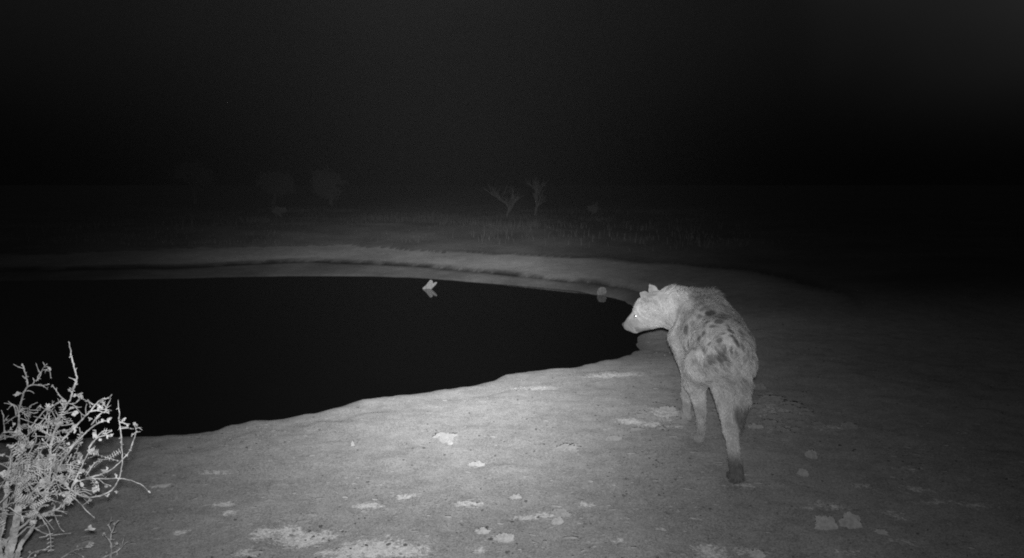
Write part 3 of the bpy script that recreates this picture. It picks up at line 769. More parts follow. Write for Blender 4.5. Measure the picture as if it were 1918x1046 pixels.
def grow(branches, leafs, seed, thorns=True, fill=True, dense=0):
    rnd = random.Random(seed); st = MB(); lf = MB()
    for r, pl in branches:
        r = max(r * 0.84, .0015)
        pts = catmull(pl, 4)
        L_ = sum((pts[i + 1] - pts[i]).length for i in range(len(pts) - 1))
        pts = [p_ + rdir(rnd) * min(r * 0.35, 0.0015) for p_ in pts]
        st.tube(pts, r, max(r * 0.5, 0.0010), 7 if r > .004 else 5, 0.6, seed)
        # nodes, thorns and side shoots
        n = int(L_ / 0.022)
        for _ in range(n):
            i = rnd.randrange(len(pts) - 1); q = pts[i].lerp(pts[i + 1], rnd.random())
            d = (pts[i + 1] - pts[i]).normalized(); o = rdir(rnd); o = (o - d * o.dot(d)).normalized()
            if thorns and rnd.random() < .55:
                dd = (o + d * .5).normalized(); tl = rnd.uniform(.004, .009)
                st.tube([q, q + dd * tl * .6, q + dd * tl + d * tl * .2], .0016, .0004, 4)
            if fill and r < .009 and rnd.random() < .24:
                dd = (o * .8 + d * .7).normalized(); tl = rnd.uniform(.014, .042)
                k = [q, q + dd * tl * .5 + rdir(rnd) * .003, q + dd * tl + rdir(rnd) * .006]
                st.tube(k, .0016, .0009, 4)
                if rnd.random() < (.62 if q.z < .66 and q.x < -1.25 and dense else .12): pinnate(lf, k, rnd)
                elif rnd.random() < .35: lf.leaf(k[-1], rdir(rnd), rdir(rnd), .010, .0024, rnd.uniform(1, 3))
                else: st.tube([k[1], k[1] + (dd * .4 + rdir(rnd)) * .014], .0013, .0008, 4)
    if dense:
        for _ in range(dense):                                      # tangle of fine dead twigs low in the crown
            q = Vector((rnd.gauss(-1.43, .062), rnd.gauss(2.27, .075), rnd.gauss(.586, .07)))
            o = (rdir(rnd) + Vector((.25, 0, .15))).normalized(); tl = rnd.uniform(.03, .09)
            k = [q, q + o * tl * .5 + rdir(rnd) * .008, q + o * tl + rdir(rnd) * .03]
            st.tube(catmull(k, 3), .0016, .0009, 4)
            if rnd.random() < .85: pinnate(lf, [k[1], k[2]], rnd)
    for (x, y, z, r) in leafs:
        q = Vector((x, y, z))
        for _ in range(3): lf.leaf(q + rdir(rnd) * r * .35, (rdir(rnd) + Vector((0, 0, -.3))), rdir(rnd), r * 1.5, r * .42, rnd.uniform(1.0, 3.2))
        bud(lf, q, r * .6, rnd)
    return st, lf

def bud(mb, c_, r, rnd):
    V, F = ICO_S; k0 = len(mb.V); off = rdir(rnd) * 20
    for v in V:
        p_ = Vector(v); mb.V.append(c_ + Vector((p_.x * r * .9, p_.y * r * .9, p_.z * r * 1.15)) * (1 + .35 * mnoise.noise(p_ * 2 + off)))
    for f in F: mb.F.append(tuple(int(k0 + a) for a in f))
ICO_S = ico(2)

def pinnate(mb, k, rnd):
    """a compound leaf: rows of short curled leaflets along a rachis"""
    n = rnd.randint(5, 8); a, b = k[0], k[-1]; d = (b - a).normalized(); s_ = rdir(rnd); s_ = (s_ - d * s_.dot(d)).normalized()
    for i in range(n):
        q = a.lerp(b, (i + .5) / n)
        for sg in (-1, 1):
            mb.leaf(q, s_ * sg + d * .25 + Vector((0, 0, -.2)), d, rnd.uniform(.008, .012), .0016, rnd.uniform(.8, 2.2))

def shrub(name, label, cat, branches, leafs, base, seed, dense=0):
    root = empty(name, base); tag(root, label, cat)
    st, lf = grow(branches, leafs, seed, dense=dense)
    st.build("branches", M_BARK, root, base); lf.build("leaves", M_LEAF, root, base)
    return root, st, lf

BRANCHES = [(0.0044,[(-1.636,2.4745,0.6024),(-1.6438,2.4983,0.6481),(-1.6342,2.4872,0.7032),(-1.615,2.4641,0.7394),(-1.5886,2.438,0.7759),(-1.5766,2.43,0.7995),(-1.5695,2.4405,0.818),(-1.5702,2.4461,0.8307),(-1.5713,2.4427,0.8565),(-1.5701,2.4353,0.8796),(-1.5676,2.423,0.9001)]),(0.0024,[(-1.5694,2.4434,0.8207),(-1.5663,2.4637,0.8206),(-1.5576,2.4779,0.8168),(-1.5484,2.4802,0.818),(-1.5373,2.4782,0.8095)]),(0.0024,[(-1.5663,2.4637,0.8206),(-1.5643,2.4733,0.8307),(-1.5665,2.4697,0.8424)]),(0.0024,[(-1.5611,2.4765,0.8298),(-1.5451,2.4723,0.8453),(-1.5019,2.4231,0.8861),(-1.4457,2.3556,0.9163)]),(0.002,[(-1.4933,2.4125,0.8922),(-1.4593,2.3768,0.9026),(-1.4405,2.3594,0.9034)]),(0.0016,[(-1.4754,2.3921,0.9006),(-1.4728,2.3788,0.9176)]),(0.002,[(-1.5688,2.4381,0.8079),(-1.5649,2.4482,0.8051),(-1.5615,2.4534,0.8001),(-1.557,2.4567,0.7938)]),(0.0016,[(-1.5766,2.43,0.7995),(-1.5828,2.4268,0.804),(-1.5924,2.4281,0.8018)]),(0.002,[(-1.5713,2.4414,0.8462),(-1.5709,2.4285,0.8583),(-1.5707,2.4257,0.8608)]),(0.0048,[(-1.3964,2.2592,0.6788),(-1.3976,2.2683,0.6911),(-1.42,2.3322,0.7172),(-1.4357,2.3846,0.7353),(-1.4165,2.3853,0.7701),(-1.3632,2.3268,0.8148),(-1.3274,2.2798,0.8549)]),(0.0032,[(-1.3274,2.2798,0.8549),(-1.2968,2.2435,0.8845),(-1.284,2.2287,0.9046),(-1.2802,2.2163,0.9271),(-1.2706,2.1925,0.9616),(-1.2645,2.1758,0.9813),(-1.2548,2.1566,1.0075),(-1.2457,2.1358,1.0335)]),(0.0024,[(-1.4117,2.3796,0.7927),(-1.4482,2.414,0.7969),(-1.4702,2.4302,0.8137),(-1.485,2.4393,0.8254)]),(0.0024,[(-1.3412,2.3012,0.8289),(-1.3058,2.2631,0.8446),(-1.2777,2.2387,0.8465),(-1.2738,2.2362,0.8374)]),(0.0016,[(-1.3058,2.2631,0.8446),(-1.2732,2.2347,0.8575)]),(0.0016,[(-1.3274,2.2798,0.8549),(-1.3498,2.3019,0.8522),(-1.3644,2.3204,0.8404)]),(0.0024,[(-1.414,2.3828,0.7848),(-1.3554,2.3222,0.7957),(-1.3252,2.2912,0.7914)]),(0.0036,[(-1.3664,2.2366,0.6868),(-1.3619,2.276,0.7053),(-1.3585,2.3063,0.7189),(-1.3223,2.2862,0.7458),(-1.2815,2.2456,0.7787),(-1.2321,2.2004,0.8155),(-1.224,2.2165,0.8301),(-1.2354,2.2679,0.8283),(-1.2464,2.3188,0.8171),(-1.2669,2.3905,0.8106)]),(0.0028,[(-1.2495,2.2137,0.8049),(-1.2124,2.1931,0.8177),(-1.2066,2.2115,0.8154),(-1.2088,2.2744,0.7914)]),(0.0024,[(-1.2287,2.2075,0.8295),(-1.2411,2.2135,0.8342),(-1.2504,2.2197,0.8389)]),(0.002,[(-1.2109,2.2432,0.8091),(-1.2335,2.3023,0.8083),(-1.2537,2.3546,0.8086)]),(0.0016,[(-1.261,2.2246,0.7918),(-1.262,2.2259,0.811),(-1.2547,2.2206,0.8289)]),(0.002,[(-1.2066,2.2115,0.8154),(-1.2192,2.2421,0.8193),(-1.2364,2.2904,0.8185)]),(0.0036,[(-1.3157,2.2215,0.6922),(-1.3083,2.2499,0.7041),(-1.2694,2.2301,0.7374),(-1.2249,2.1868,0.768),(-1.183,2.1581,0.7933),(-1.172,2.1724,0.792)]),(0.0028,[(-1.2313,2.1935,0.7723),(-1.2033,2.174,0.801),(-1.1974,2.1992,0.8093),(-1.195,2.2296,0.7968)]),(0.0028,[(-1.2466,2.201,0.6994),(-1.2156,2.1767,0.7326),(-1.1657,2.1327,0.7604),(-1.1388,2.1285,0.765)]),(0.0024,[(-1.2085,2.1699,0.7382),(-1.1668,2.1362,0.7719),(-1.1462,2.1437,0.7725)]),(0.002,[(-1.1664,2.135,0.7691),(-1.1448,2.122,0.7624),(-1.1356,2.1277,0.7621)]),(0.0024,[(-1.3024,2.2516,0.7103),(-1.3037,2.2619,0.7269),(-1.3138,2.2758,0.739)]),(0.0025,[(-1.1875,2.2678,0.7684),(-1.2123,2.3209,0.7722)]),(0.002,[(-1.1763,2.2483,0.7646),(-1.1794,2.2667,0.7587),(-1.19,2.3004,0.7548)]),(0.002,[(-1.1743,2.2444,0.7642),(-1.1787,2.2868,0.7473),(-1.1694,2.283,0.7367)]),(0.002,[(-1.1688,2.317,0.7205),(-1.1671,2.294,0.728)]),(0.0016,[(-1.1568,2.2945,0.7126),(-1.1512,2.2669,0.7185)]),(0.0032,[(-1.5731,2.4268,0.6194),(-1.5704,2.4317,0.6703),(-1.5653,2.429,0.7142),(-1.5739,2.436,0.7264),(-1.617,2.4668,0.735)]),(0.0032,[(-1.5475,2.4032,0.6277),(-1.5127,2.3732,0.6617),(-1.5146,2.3795,0.6877),(-1.5561,2.4194,0.6887)]),(0.0032,[(-1.5561,2.4194,0.6887),(-1.5128,2.3931,0.7291),(-1.5049,2.4223,0.7484),(-1.4945,2.4409,0.7571),(-1.4666,2.4305,0.7709),(-1.4274,2.3951,0.7918)]),(0.0028,[(-1.5091,2.3779,0.7023),(-1.4883,2.399,0.7379),(-1.496,2.4246,0.7478),(-1.4874,2.441,0.7607)]),(0.0024,[(-1.4411,2.3215,0.707),(-1.464,2.3681,0.7265),(-1.4788,2.4002,0.7375)]),(0.0028,[(-1.7046,2.514,0.6205),(-1.7234,2.5427,0.6409),(-1.7298,2.5532,0.6901),(-1.7304,2.5456,0.7112)]),(0.0028,[(-1.7185,2.5121,0.6324),(-1.6969,2.5278,0.6252),(-1.6557,2.5028,0.6244)]),(0.0024,[(-1.4901,2.3645,0.7102),(-1.4551,2.3525,0.721),(-1.4231,2.3496,0.722),(-1.39,2.3392,0.7253),(-1.3509,2.3127,0.7373)]),(0.0024,[(-1.4066,2.3085,0.7113),(-1.3922,2.3184,0.7149),(-1.3658,2.3134,0.72),(-1.341,2.3002,0.7311)]),(0.0024,[(-1.6505,2.4993,0.7068),(-1.6429,2.4811,0.7453),(-1.6713,2.4979,0.7476),(-1.6973,2.5131,0.7461)]),(0.0024,[(-1.6098,2.4612,0.7367),(-1.5649,2.4305,0.7531),(-1.5496,2.4296,0.7641),(-1.5387,2.4406,0.768)]),(0.002,[(-1.56,2.4274,0.7469),(-1.5166,2.4188,0.7495)]),(0.002,[(-1.3969,2.2913,0.7069),(-1.3691,2.2655,0.7021),(-1.3488,2.2525,0.6999)]),(0.002,[(-1.4273,2.3893,0.7479),(-1.3935,2.3612,0.7582),(-1.3449,2.3126,0.7748)]),(0.002,[(-1.4292,2.3727,0.7302),(-1.4177,2.3709,0.7343),(-1.3834,2.3476,0.7451)]),(0.0032,[(-1.4757,2.3334,0.6525),(-1.4256,2.2933,0.6892),(-1.4223,2.3126,0.71)]),(0.0024,[(-1.7273,2.554,0.6598),(-1.6866,2.5308,0.6859),(-1.6515,2.5006,0.7046)]),(0.0024,[(-1.6819,2.5215,0.6255),(-1.6665,2.5173,0.6492),(-1.647,2.5012,0.6767)]),(0.0024,[(-1.5147,2.4398,0.7575),(-1.4834,2.4205,0.7454),(-1.4493,2.3842,0.7319)]),(0.0024,[(-1.453,2.4194,0.7742),(-1.4388,2.4064,0.7709),(-1.4239,2.3911,0.7614)]),(0.002,[(-1.473,2.3533,0.7138),(-1.4727,2.3654,0.7238),(-1.4636,2.3733,0.7283)]),(0.0024,[(-1.4444,2.3877,0.7343),(-1.4469,2.3678,0.7266),(-1.4344,2.334,0.7167)]),(0.0159,[(-1.5913,2.3054,0.2805),(-1.5815,2.3086,0.3192),(-1.5643,2.3077,0.3744),(-1.5367,2.2886,0.4375),(-1.5212,2.279,0.4918),(-1.5335,2.3093,0.5361),(-1.5721,2.3768,0.5636),(-1.6134,2.4423,0.5871),(-1.643,2.4889,0.6158)]),(0.0103,[(-1.6049,2.3051,0.2807),(-1.6111,2.3082,0.3559),(-1.5999,2.313,0.4046),(-1.5877,2.3081,0.4503),(-1.5716,2.3006,0.5039),(-1.5742,2.3147,0.5411),(-1.5964,2.3658,0.5678),(-1.6473,2.4534,0.5906)]),(0.0095,[(-1.5646,2.3016,0.2789),(-1.5551,2.3076,0.3161),(-1.535,2.303,0.3585),(-1.4831,2.2762,0.4146),(-1.4622,2.2684,0.4467)]),(0.0048,[(-1.6191,2.3022,0.337),(-1.6084,2.3076,0.3417),(-1.5724,2.3095,0.3736),(-1.5088,2.2808,0.4267),(-1.472,2.2687,0.4537),(-1.4386,2.2711,0.4668),(-1.3983,2.262,0.4815),(-1.3582,2.2315,0.5123),(-1.3108,2.1832,0.5571),(-1.2727,2.1437,0.5971)]),(0.0032,[(-1.2727,2.1437,0.5971),(-1.2596,2.1316,0.6186),(-1.2464,2.1309,0.642),(-1.2507,2.1764,0.6676),(-1.2475,2.1968,0.687),(-1.2426,2.1987,0.7031),(-1.213,2.1742,0.7317)]),(0.0036,[(-1.5899,2.3099,0.3332),(-1.5622,2.3083,0.3632),(-1.5202,2.2902,0.4008),(-1.4936,2.2775,0.4211),(-1.4672,2.2727,0.4162),(-1.4509,2.2726,0.4055),(-1.4316,2.2734,0.398)]),(0.0028,[(-1.4612,2.269,0.4642),(-1.4286,2.2708,0.4616),(-1.3752,2.2552,0.4668)]),(0.0029,[(-1.2792,2.1491,0.5932),(-1.2387,2.1322,0.582),(-1.2152,2.152,0.5703),(-1.2096,2.2073,0.5572),(-1.1927,2.2206,0.5689),(-1.1534,2.1812,0.6154),(-1.1234,2.1402,0.6614),(-1.1081,2.1209,0.7014),(-1.1184,2.1396,0.7371),(-1.132,2.165,0.7481)]),(0.0025,[(-1.1114,2.1265,0.7258),(-1.1308,2.1649,0.7463),(-1.1618,2.2221,0.7598),(-1.1875,2.2678,0.7684)]),(0.0025,[(-1.2647,2.1365,0.6067),(-1.2447,2.1259,0.6275),(-1.22,2.1558,0.6239),(-1.1962,2.1884,0.6109),(-1.1534,2.1812,0.6154),(-1.1273,2.1866,0.6082),(-1.1198,2.2093,0.5924),(-1.1202,2.255,0.5635)]),(0.0025,[(-1.2277,2.1417,0.6327),(-1.2087,2.1771,0.6271),(-1.1624,2.1591,0.6509),(-1.1124,2.1219,0.6912),(-1.1089,2.1609,0.7033),(-1.1321,2.2353,0.7039)]),(0.0024,[(-1.1165,2.1874,0.7043),(-1.1425,2.261,0.707),(-1.1626,2.3166,0.712),(-1.1779,2.3396,0.7252)]),(0.002,[(-1.2291,2.1447,0.6365),(-1.2271,2.1726,0.6524),(-1.2107,2.1743,0.6701),(-1.1982,2.1685,0.6679)]),(0.0032,[(-1.28,2.1503,0.5911),(-1.3095,2.1697,0.6032),(-1.3494,2.2047,0.5993),(-1.4019,2.2534,0.5903),(-1.464,2.3109,0.5819),(-1.5107,2.3458,0.5647),(-1.5275,2.3431,0.5513)]),(0.002,[(-1.2832,2.159,0.5707),(-1.2572,2.1506,0.5542),(-1.2433,2.1622,0.5221),(-1.2328,2.1811,0.4933)]),(0.004,[(-1.4612,2.2694,0.4676),(-1.453,2.275,0.4864),(-1.4307,2.2762,0.5213),(-1.4073,2.2592,0.5636),(-1.4011,2.2526,0.5941),(-1.4041,2.2561,0.6275)]),(0.0032,[(-1.6123,2.3267,0.5307),(-1.6023,2.3226,0.5343),(-1.5723,2.3143,0.5412),(-1.5556,2.321,0.5457)]),(0.0048,[(-1.5276,2.2809,0.4909),(-1.502,2.2863,0.5135),(-1.4757,2.3008,0.5288),(-1.4088,2.2608,0.5559)]),(0.0032,[(-1.3251,2.1844,0.5939),(-1.2696,2.1387,0.6455),(-1.29,2.1529,0.6499)]),(0.0024,[(-1.5288,2.3076,0.2978),(-1.5065,2.3026,0.3222),(-1.4698,2.29,0.3395),(-1.4409,2.2825,0.345)]),(0.004,[(-1.5506,2.3767,0.5673),(-1.5626,2.4123,0.6055),(-1.5133,2.3729,0.6561)]),(0.0032,[(-1.5232,2.3695,0.5919),(-1.4837,2.3381,0.6288),(-1.4415,2.3017,0.6703),(-1.429,2.2937,0.6836)]),(0.004,[(-1.4169,2.2675,0.5461),(-1.3607,2.2139,0.6093),(-1.3184,2.1823,0.6688),(-1.3076,2.1996,0.686),(-1.3107,2.2414,0.6983),(-1.3094,2.2518,0.705)]),(0.0032,[(-1.4034,2.255,0.5827),(-1.3871,2.2396,0.6337),(-1.3929,2.2547,0.6765),(-1.3957,2.2734,0.6976)]),(0.0032,[(-1.557,2.3518,0.5551),(-1.5423,2.3752,0.5715),(-1.4909,2.3409,0.6027),(-1.3869,2.2396,0.6372),(-1.3197,2.1849,0.6712)]),(0.0024,[(-1.3947,2.2467,0.5895),(-1.3157,2.1723,0.6257),(-1.2797,2.1434,0.6304),(-1.252,2.128,0.6299)]),(0.0024,[(-1.3834,2.2435,0.5351),(-1.3371,2.2014,0.5631),(-1.2817,2.1527,0.5867)]),(0.0024,[(-1.2335,2.1256,0.6045),(-1.2201,2.135,0.5974),(-1.2131,2.1617,0.583)]),(0.0024,[(-1.2332,2.1289,0.59),(-1.2224,2.1367,0.5768),(-1.2207,2.146,0.5595)]),(0.0032,[(-1.594,2.3675,0.5672),(-1.6258,2.3802,0.5806),(-1.6401,2.376,0.5859)]),(0.0032,[(-1.6241,2.4273,0.5815),(-1.6483,2.4326,0.5907),(-1.66,2.4187,0.5995)]),(0.0028,[(-1.5463,2.3282,0.5464),(-1.5143,2.3203,0.5388),(-1.4837,2.3163,0.5475),(-1.4287,2.2768,0.5529)]),(0.0024,[(-1.6315,2.4451,0.5861),(-1.661,2.4757,0.5977),(-1.6702,2.5032,0.6109)]),(0.0024,[(-1.4783,2.3222,0.5739),(-1.4227,2.2736,0.6069),(-1.3559,2.209,0.6351),(-1.3148,2.1747,0.6583),(-1.2737,2.1543,0.666),(-1.2628,2.1453,0.6595)]),(0.0024,[(-1.4087,2.2646,0.498),(-1.402,2.2601,0.507),(-1.3953,2.2585,0.4936)]),(0.0028,[(-1.5896,2.3108,0.3437),(-1.5867,2.3069,0.3054)]),(0.0024,[(-1.497,2.2894,0.5157),(-1.4723,2.3014,0.5321),(-1.4265,2.2759,0.5744)]),(0.0024,[(-1.28,2.1503,0.5911),(-1.2514,2.1334,0.5914),(-1.2263,2.1288,0.5966),(-1.2167,2.1442,0.5803)]),(0.0024,[(-1.5625,2.4257,0.6962),(-1.5225,2.3887,0.6955),(-1.4886,2.3626,0.7091),(-1.463,2.3534,0.7195),(-1.46,2.3653,0.7256)]),(0.0028,[(-1.46,2.3653,0.7256),(-1.4775,2.396,0.736),(-1.4851,2.4182,0.7444),(-1.4826,2.4318,0.753)]),(0.0024,[(-1.5554,2.4241,0.7426),(-1.5365,2.4132,0.7408),(-1.5202,2.4113,0.7452)]),(0.0024,[(-1.6349,2.4843,0.719),(-1.627,2.471,0.7439),(-1.6538,2.486,0.7498),(-1.663,2.4859,0.7602)])]
TWIGS = [(-1.5924,2.4281,0.8018,0.0097),(-1.4432,2.3636,0.9007,0.0052),(-1.485,2.4393,0.8254,0.0045),(-1.3541,2.3086,0.8453,0.0058),(-1.2785,2.2396,0.843,0.0065),(-1.2504,2.2197,0.8389,0.0052),(-1.2283,2.2511,0.8266,0.0071),(-1.2235,2.2563,0.8185,0.0058),(-1.1743,2.1827,0.7919,0.0071),(-1.1795,2.1636,0.7963,0.0058),(-1.237,2.2004,0.7896,0.0052),(-1.2132,2.1745,0.7511,0.0104),(-1.148,2.1221,0.7608,0.0045),(-1.138,2.1297,0.7646,0.0045),(-1.19,2.3004,0.7548,0.0065),(-1.174,2.2895,0.7397,0.0052),(-1.1803,2.3449,0.7269,0.0071),(-1.1533,2.2745,0.7176,0.0045),(-1.6783,2.5268,0.6685,0.0071),(-1.3223,2.2802,0.8381,0.0065),(-1.2134,2.2133,0.8213,0.0065),(-1.2037,2.2291,0.8068,0.0052),(-1.3761,2.345,0.7787,0.0058),(-1.3369,2.292,0.7236,0.0065),(-1.3326,2.2466,0.6986,0.0058),(-1.291,2.2359,0.7023,0.0058),(-1.1774,2.1415,0.7463,0.0052),(-1.7193,2.552,0.6755,0.0045),(-1.6992,2.5397,0.6456,0.0052),(-1.4377,2.3089,0.6958,0.0052),(-1.4286,2.3967,0.7878,0.0071),(-1.5056,2.4419,0.7569,0.0084),(-1.2594,2.1691,0.6687,0.0071),(-1.2312,2.126,0.6176,0.0091),(-1.2135,2.1686,0.6087,0.0052),(-1.2042,2.2,0.5825,0.0058),(-1.2104,2.217,0.5463,0.0052),(-1.1933,2.236,0.5521,0.0052),(-1.1564,2.1727,0.6272,0.0052),(-1.2679,2.2132,0.4475,0.011),(-1.5607,2.3696,0.5609,0.011),(-1.4777,2.3014,0.5286,0.0084),(-1.2955,2.1574,0.6099,0.0065),(-1.3634,2.2162,0.6357,0.0071),(-1.329,2.1976,0.5544,0.0058),(-1.3012,2.1795,0.5485,0.0065),(-1.2208,2.1438,0.5638,0.0052),(-1.3539,2.2296,0.5097,0.0045),(-1.4316,2.2819,0.6002,0.0058),(-1.3566,2.2134,0.6606,0.0071),(-1.5449,2.3868,0.5855,0.0071),(-1.6146,2.4007,0.5766,0.0065),(-1.2448,2.1264,0.6306,0.0052),(-1.1131,2.1791,0.7017,0.0045),(-1.1798,2.1677,0.6476,0.0045),(-1.5137,2.3035,0.3254,0.0052),(-1.482,2.2949,0.3316,0.0039),(-1.496,2.3016,0.3155,0.0045)]
# join the traced stems to the root collar
bx, by = BRANCHES[0][1][0][0] , 2.9
rootp = (-1.51, 2.32, ground_z(-1.51, 2.32))
extra = []
rr = random.Random(4)
for r, pl in BRANCHES:
    if pl[0][2] < 0.41: extra.append((r * 1.05, [(rootp[0] + rr.uniform(-.03, .03), rootp[1] + rr.uniform(-.03, .03), rootp[2] - .03), tuple((np.array(rootp) * .35 + np.array(pl[0]) * .65) + np.array([0, 0, .01])), pl[0]]))
shrub("thorn_bush", "leggy thorny bush with curled dry leaves at the left edge", "bush", BRANCHES + extra, TWIGS, rootp, 11, 150)
SPR = [(0.0053,[(-1.5592,2.8511,0.0102),(-1.5573,2.8463,0.0353),(-1.5496,2.8404,0.0743),(-1.5478,2.8336,0.1135),(-1.5352,2.8393,0.1555),(-1.5235,2.8528,0.1805)]),(0.0033,[(-1.549,2.8348,0.104),(-1.5594,2.825,0.1266),(-1.5622,2.82,0.1423)]),(0.0027,[(-1.5414,2.8333,0.1449),(-1.5447,2.826,0.1661),(-1.5448,2.8236,0.1783)]),(0.0042,[(-1.6166,2.8544,0.0131),(-1.5957,2.8492,0.0266),(-1.5577,2.8442,0.0454),(-1.5289,2.8564,0.0573),(-1.5185,2.8713,0.0681),(-1.5097,2.8894,0.0752)]),(0.0027,[(-1.5233,2.8632,0.063),(-1.5181,2.8733,0.0898),(-1.5164,2.8763,0.1065)]),(0.0027,[(-1.535,2.8513,0.0554),(-1.5346,2.8529,0.041)]),(0.0027,[(-1.5381,2.8449,0.0901),(-1.5315,2.8522,0.0843)])]
SPRL = [(-1.5622,2.82,0.1423,0.0064),(-1.5315,2.8522,0.0843,0.0052),(-1.5705,2.8412,0.0537,0.0072),(-1.533,2.8406,0.1682,0.0048),(-1.5348,2.853,0.0387,0.004),(-1.545,2.8238,0.176,0.004)]
SPR2 = [(0.004,[(-1.7744,2.8448,0.009),(-1.7466,2.8437,0.0294),(-1.7126,2.8471,0.053),(-1.6779,2.8478,0.0662),(-1.6401,2.8424,0.0756),(-1.6147,2.836,0.0855)]),(0.0027,[(-1.6779,2.8478,0.0662),(-1.6832,2.8467,0.0735)]),(0.0027,[(-1.6734,2.8475,0.0672),(-1.6594,2.8482,0.0592)])]
SPR2L = [(-1.6836,2.8471,0.071,0.008)]
def rooted(S): 
    x, y, z = S[0][1][0]; g_ = ground_z(x, y)
    out = [list(b) for b in S]; out[0][1] = [(x - .01, y, g_ - .02)] + list(out[0][1]) if z > g_ + .01 else out[0][1]
    return [tuple(b) for b in out], (x, y, g_)
s_, b_ = rooted(SPR); shrub("thorn_sprig", "small forked thorny sprig right of the bush at the bottom edge", "sprig", s_, SPRL, b_, 21)
s_, b_ = rooted(SPR2); shrub("thorn_sprig", "single leaning thorny twig between bush and forked sprig", "sprig", s_, SPR2L, b_, 22)

# ------------------------------------------------------------------ far bank grass and trees
def far_grass():
    rng = np.random.default_rng(2); n = 30000
    x = rng.uniform(-14, 16, n); y = rng.uniform(14, 30, n)
    s = shore_dist(x, y); dens = fbm(x * .8, y * .5, 61, 4)
    keep = (s > 3.2) & (rng.random(n) < .10 + 1.3 * np.clip(dens - .05, 0, 1)) & (y > 14)
    x, y, s = x[keep], y[keep], s[keep]; z = ground_fields(x, y)[0]; m = len(x)
    h_ = rng.uniform(.04, .15, m) * (0.6 + 1.3 * np.clip(fbm(x * .4, y * .4, 71, 2), 0, 1)); w = rng.uniform(.004, .010, m)
    a = rng.uniform(0, math.pi, m); lx, ly = rng.normal(0, .25, m) * h_, rng.normal(0, .25, m) * h_
    cx_, cy_ = np.cos(a) * w, np.sin(a) * w
    V = np.stack([np.stack([x - cx_, y - cy_, z - .02], -1), np.stack([x + cx_, y + cy_, z - .02], -1),
                  np.stack([x + lx * .4 + cx_ * .7, y + ly * .4 + cy_ * .7, z + h_ * .6], -1), np.stack([x + lx * .4 - cx_ * .7, y + ly * .4 - cy_ * .7, z + h_ * .6], -1),
                  np.stack([x + lx, y + ly, z + h_], -1)], 1).reshape(-1, 3)
    b = (np.arange(m) * 5)[:, None]
    F = np.concatenate([b + np.array([0, 1, 2]), b + np.array([0, 2, 3]), b + np.array([3, 2, 4])])
    tag(mesh_obj("dry_grass", V, F, M_STRAW, smooth=False), "sparse dry grass on top of the far bank", "grass", kind='stuff')
far_grass()

def bare_tree(name, loc, height, seed, label, cat, lean=0.0, leaves=0, leaf_mat=None, spread=.75, r=.045, group=None, split=3, leafsize=.05, bole=.38, decay=.5, rmin=.0):
    rnd = random.Random(seed); tr = MB(); br = MB(); lf = MB(); tips = []
    loc = (loc[0], loc[1], ground_z(loc[0], loc[1]))
    def rec(p_, d, L_, r_, lev):
        pts = [p_]
        for k in range(4):
            d = (d + rdir(rnd) * .22 + Vector((0, 0, .05))).normalized(); pts.append(pts[-1] + d * L_ / 4)
        (tr if lev == 0 else br).tube(pts, max(r_, rmin), max(r_ * .6, rmin * .8), 6 if lev < 2 else 4, .2, seed)
        if lev >= 2: tips.extend(pts[2:])
        if lev < 4:
            for k in range(split if lev else 3):
                q = pts[rnd.choice((2, 3, 4))]; o = rdir(rnd); o.z = abs(o.z) * .6
                rec(q, (d + o * spread * 1.6).normalized(), L_ * rnd.uniform(.68, .95), r_ * decay, lev + 1)
    rec(Vector(loc) - Vector((0, 0, .1)), Vector((lean, 0, 1)).normalized(), height * bole, r, 0)
    root = empty(name, loc); tag(root, label, cat, group)
    tr.build("trunk", M_TREE, root, loc); br.build("branches" if not leaves else "limbs", M_TREE, root, loc)
    if leaves:
        for _ in range(leaves):
            q = rnd.choice(tips) + rdir(rnd) * rnd.uniform(0, height * .09)
            if mnoise.noise(q * (3.2 / height) + Vector((seed, 0, 0))) + .6 * mnoise.noise(q * (9 / height)) < -.02: continue
            lf.leaf(q, rdir(rnd), rdir(rnd), leafsize * rnd.uniform(.6, 1.5), leafsize * .35, rnd.uniform(0, 1.5))
        lf.build("crown", leaf_mat, root, loc)
    return root
(tax, tay, taz), (tbx, tby, tbz) = ((-0.149,24.0,0.283),(0.706,25.0,0.233))
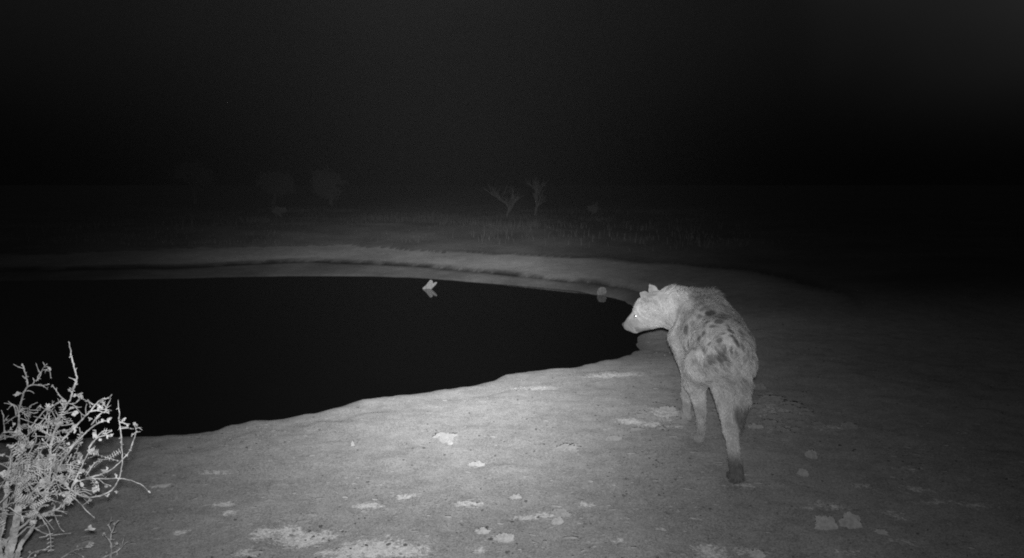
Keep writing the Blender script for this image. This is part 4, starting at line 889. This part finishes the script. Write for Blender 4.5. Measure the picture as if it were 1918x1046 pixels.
bare_tree("bare_tree", (tax, tay), 1.5, 8, "small bare forked tree on the far bank, left of a near twin", "tree", -.1, r=.035, bole=.26, decay=.62, rmin=.0055, spread=.6)
bare_tree("bare_tree", (tbx, tby), 1.75, 14, "small bare tree on the far bank, right of a near twin", "tree", .2, r=.04, bole=.26, decay=.62, rmin=.0055, spread=.55)
bare_tree("low_shrub", (2.6, 25.5), 0.8, 31, "faint low shrub right of the two small bare trees", "shrub", 0, 900, M_CROWN, r=.02, bole=.2)
bare_tree("low_shrub", (-7.2, 24.0), 0.8, 32, "faint low shrub on the bank under the dark leafy trees", "shrub", 0, 900, M_CROWN, r=.02, bole=.2)
for (x, y, h_, sd_, lab) in ((-15.5, 38.0, 5.6, 41, "dim spreading leafy tree far behind the bank, furthest left"),
                            (-11.4, 37.0, 4.4, 43, "dim spreading leafy tree far behind the bank, between two others"),
                            (-8.4, 36.0, 5.2, 47, "dim spreading leafy tree far behind the bank, nearest the bare trees")):
    bare_tree("leafy_tree", (x, y), h_, sd_, lab, "tree", .1, 9000, M_CROWN, r=.10, leafsize=.10, bole=.12, spread=1.3)

# ------------------------------------------------------------------ haze volume added to lift the blacks
def haze():
    x0, x1, y0, y1, z0, z1 = -170, 170, -70, 210, -2.0, 12.0
    V = [(x, y, z) for x in (x0, x1) for y in (y0, y1) for z in (z0, z1)]
    F = [(0, 1, 3, 2), (4, 6, 7, 5), (0, 4, 5, 1), (2, 3, 7, 6), (0, 2, 6, 4), (1, 5, 7, 3)]
    m = bpy.data.materials.new("black_lift_haze"); m.use_nodes = True
    n = m.node_tree.nodes; n.clear(); o = n.new("ShaderNodeOutputMaterial"); v = n.new("ShaderNodeVolumePrincipled")
    v.inputs['Color'].default_value = (.9, .9, .9, 1); v.inputs['Density'].default_value = HAZE_DENSITY
    m.node_tree.links.new(v.outputs[0], o.inputs['Volume'])
    tag(mesh_obj("haze", V, F, m, smooth=False), "thin haze added to lift the blacks of the night air", "haze", kind='stuff')
HAZE_DENSITY = 0.00008
haze()
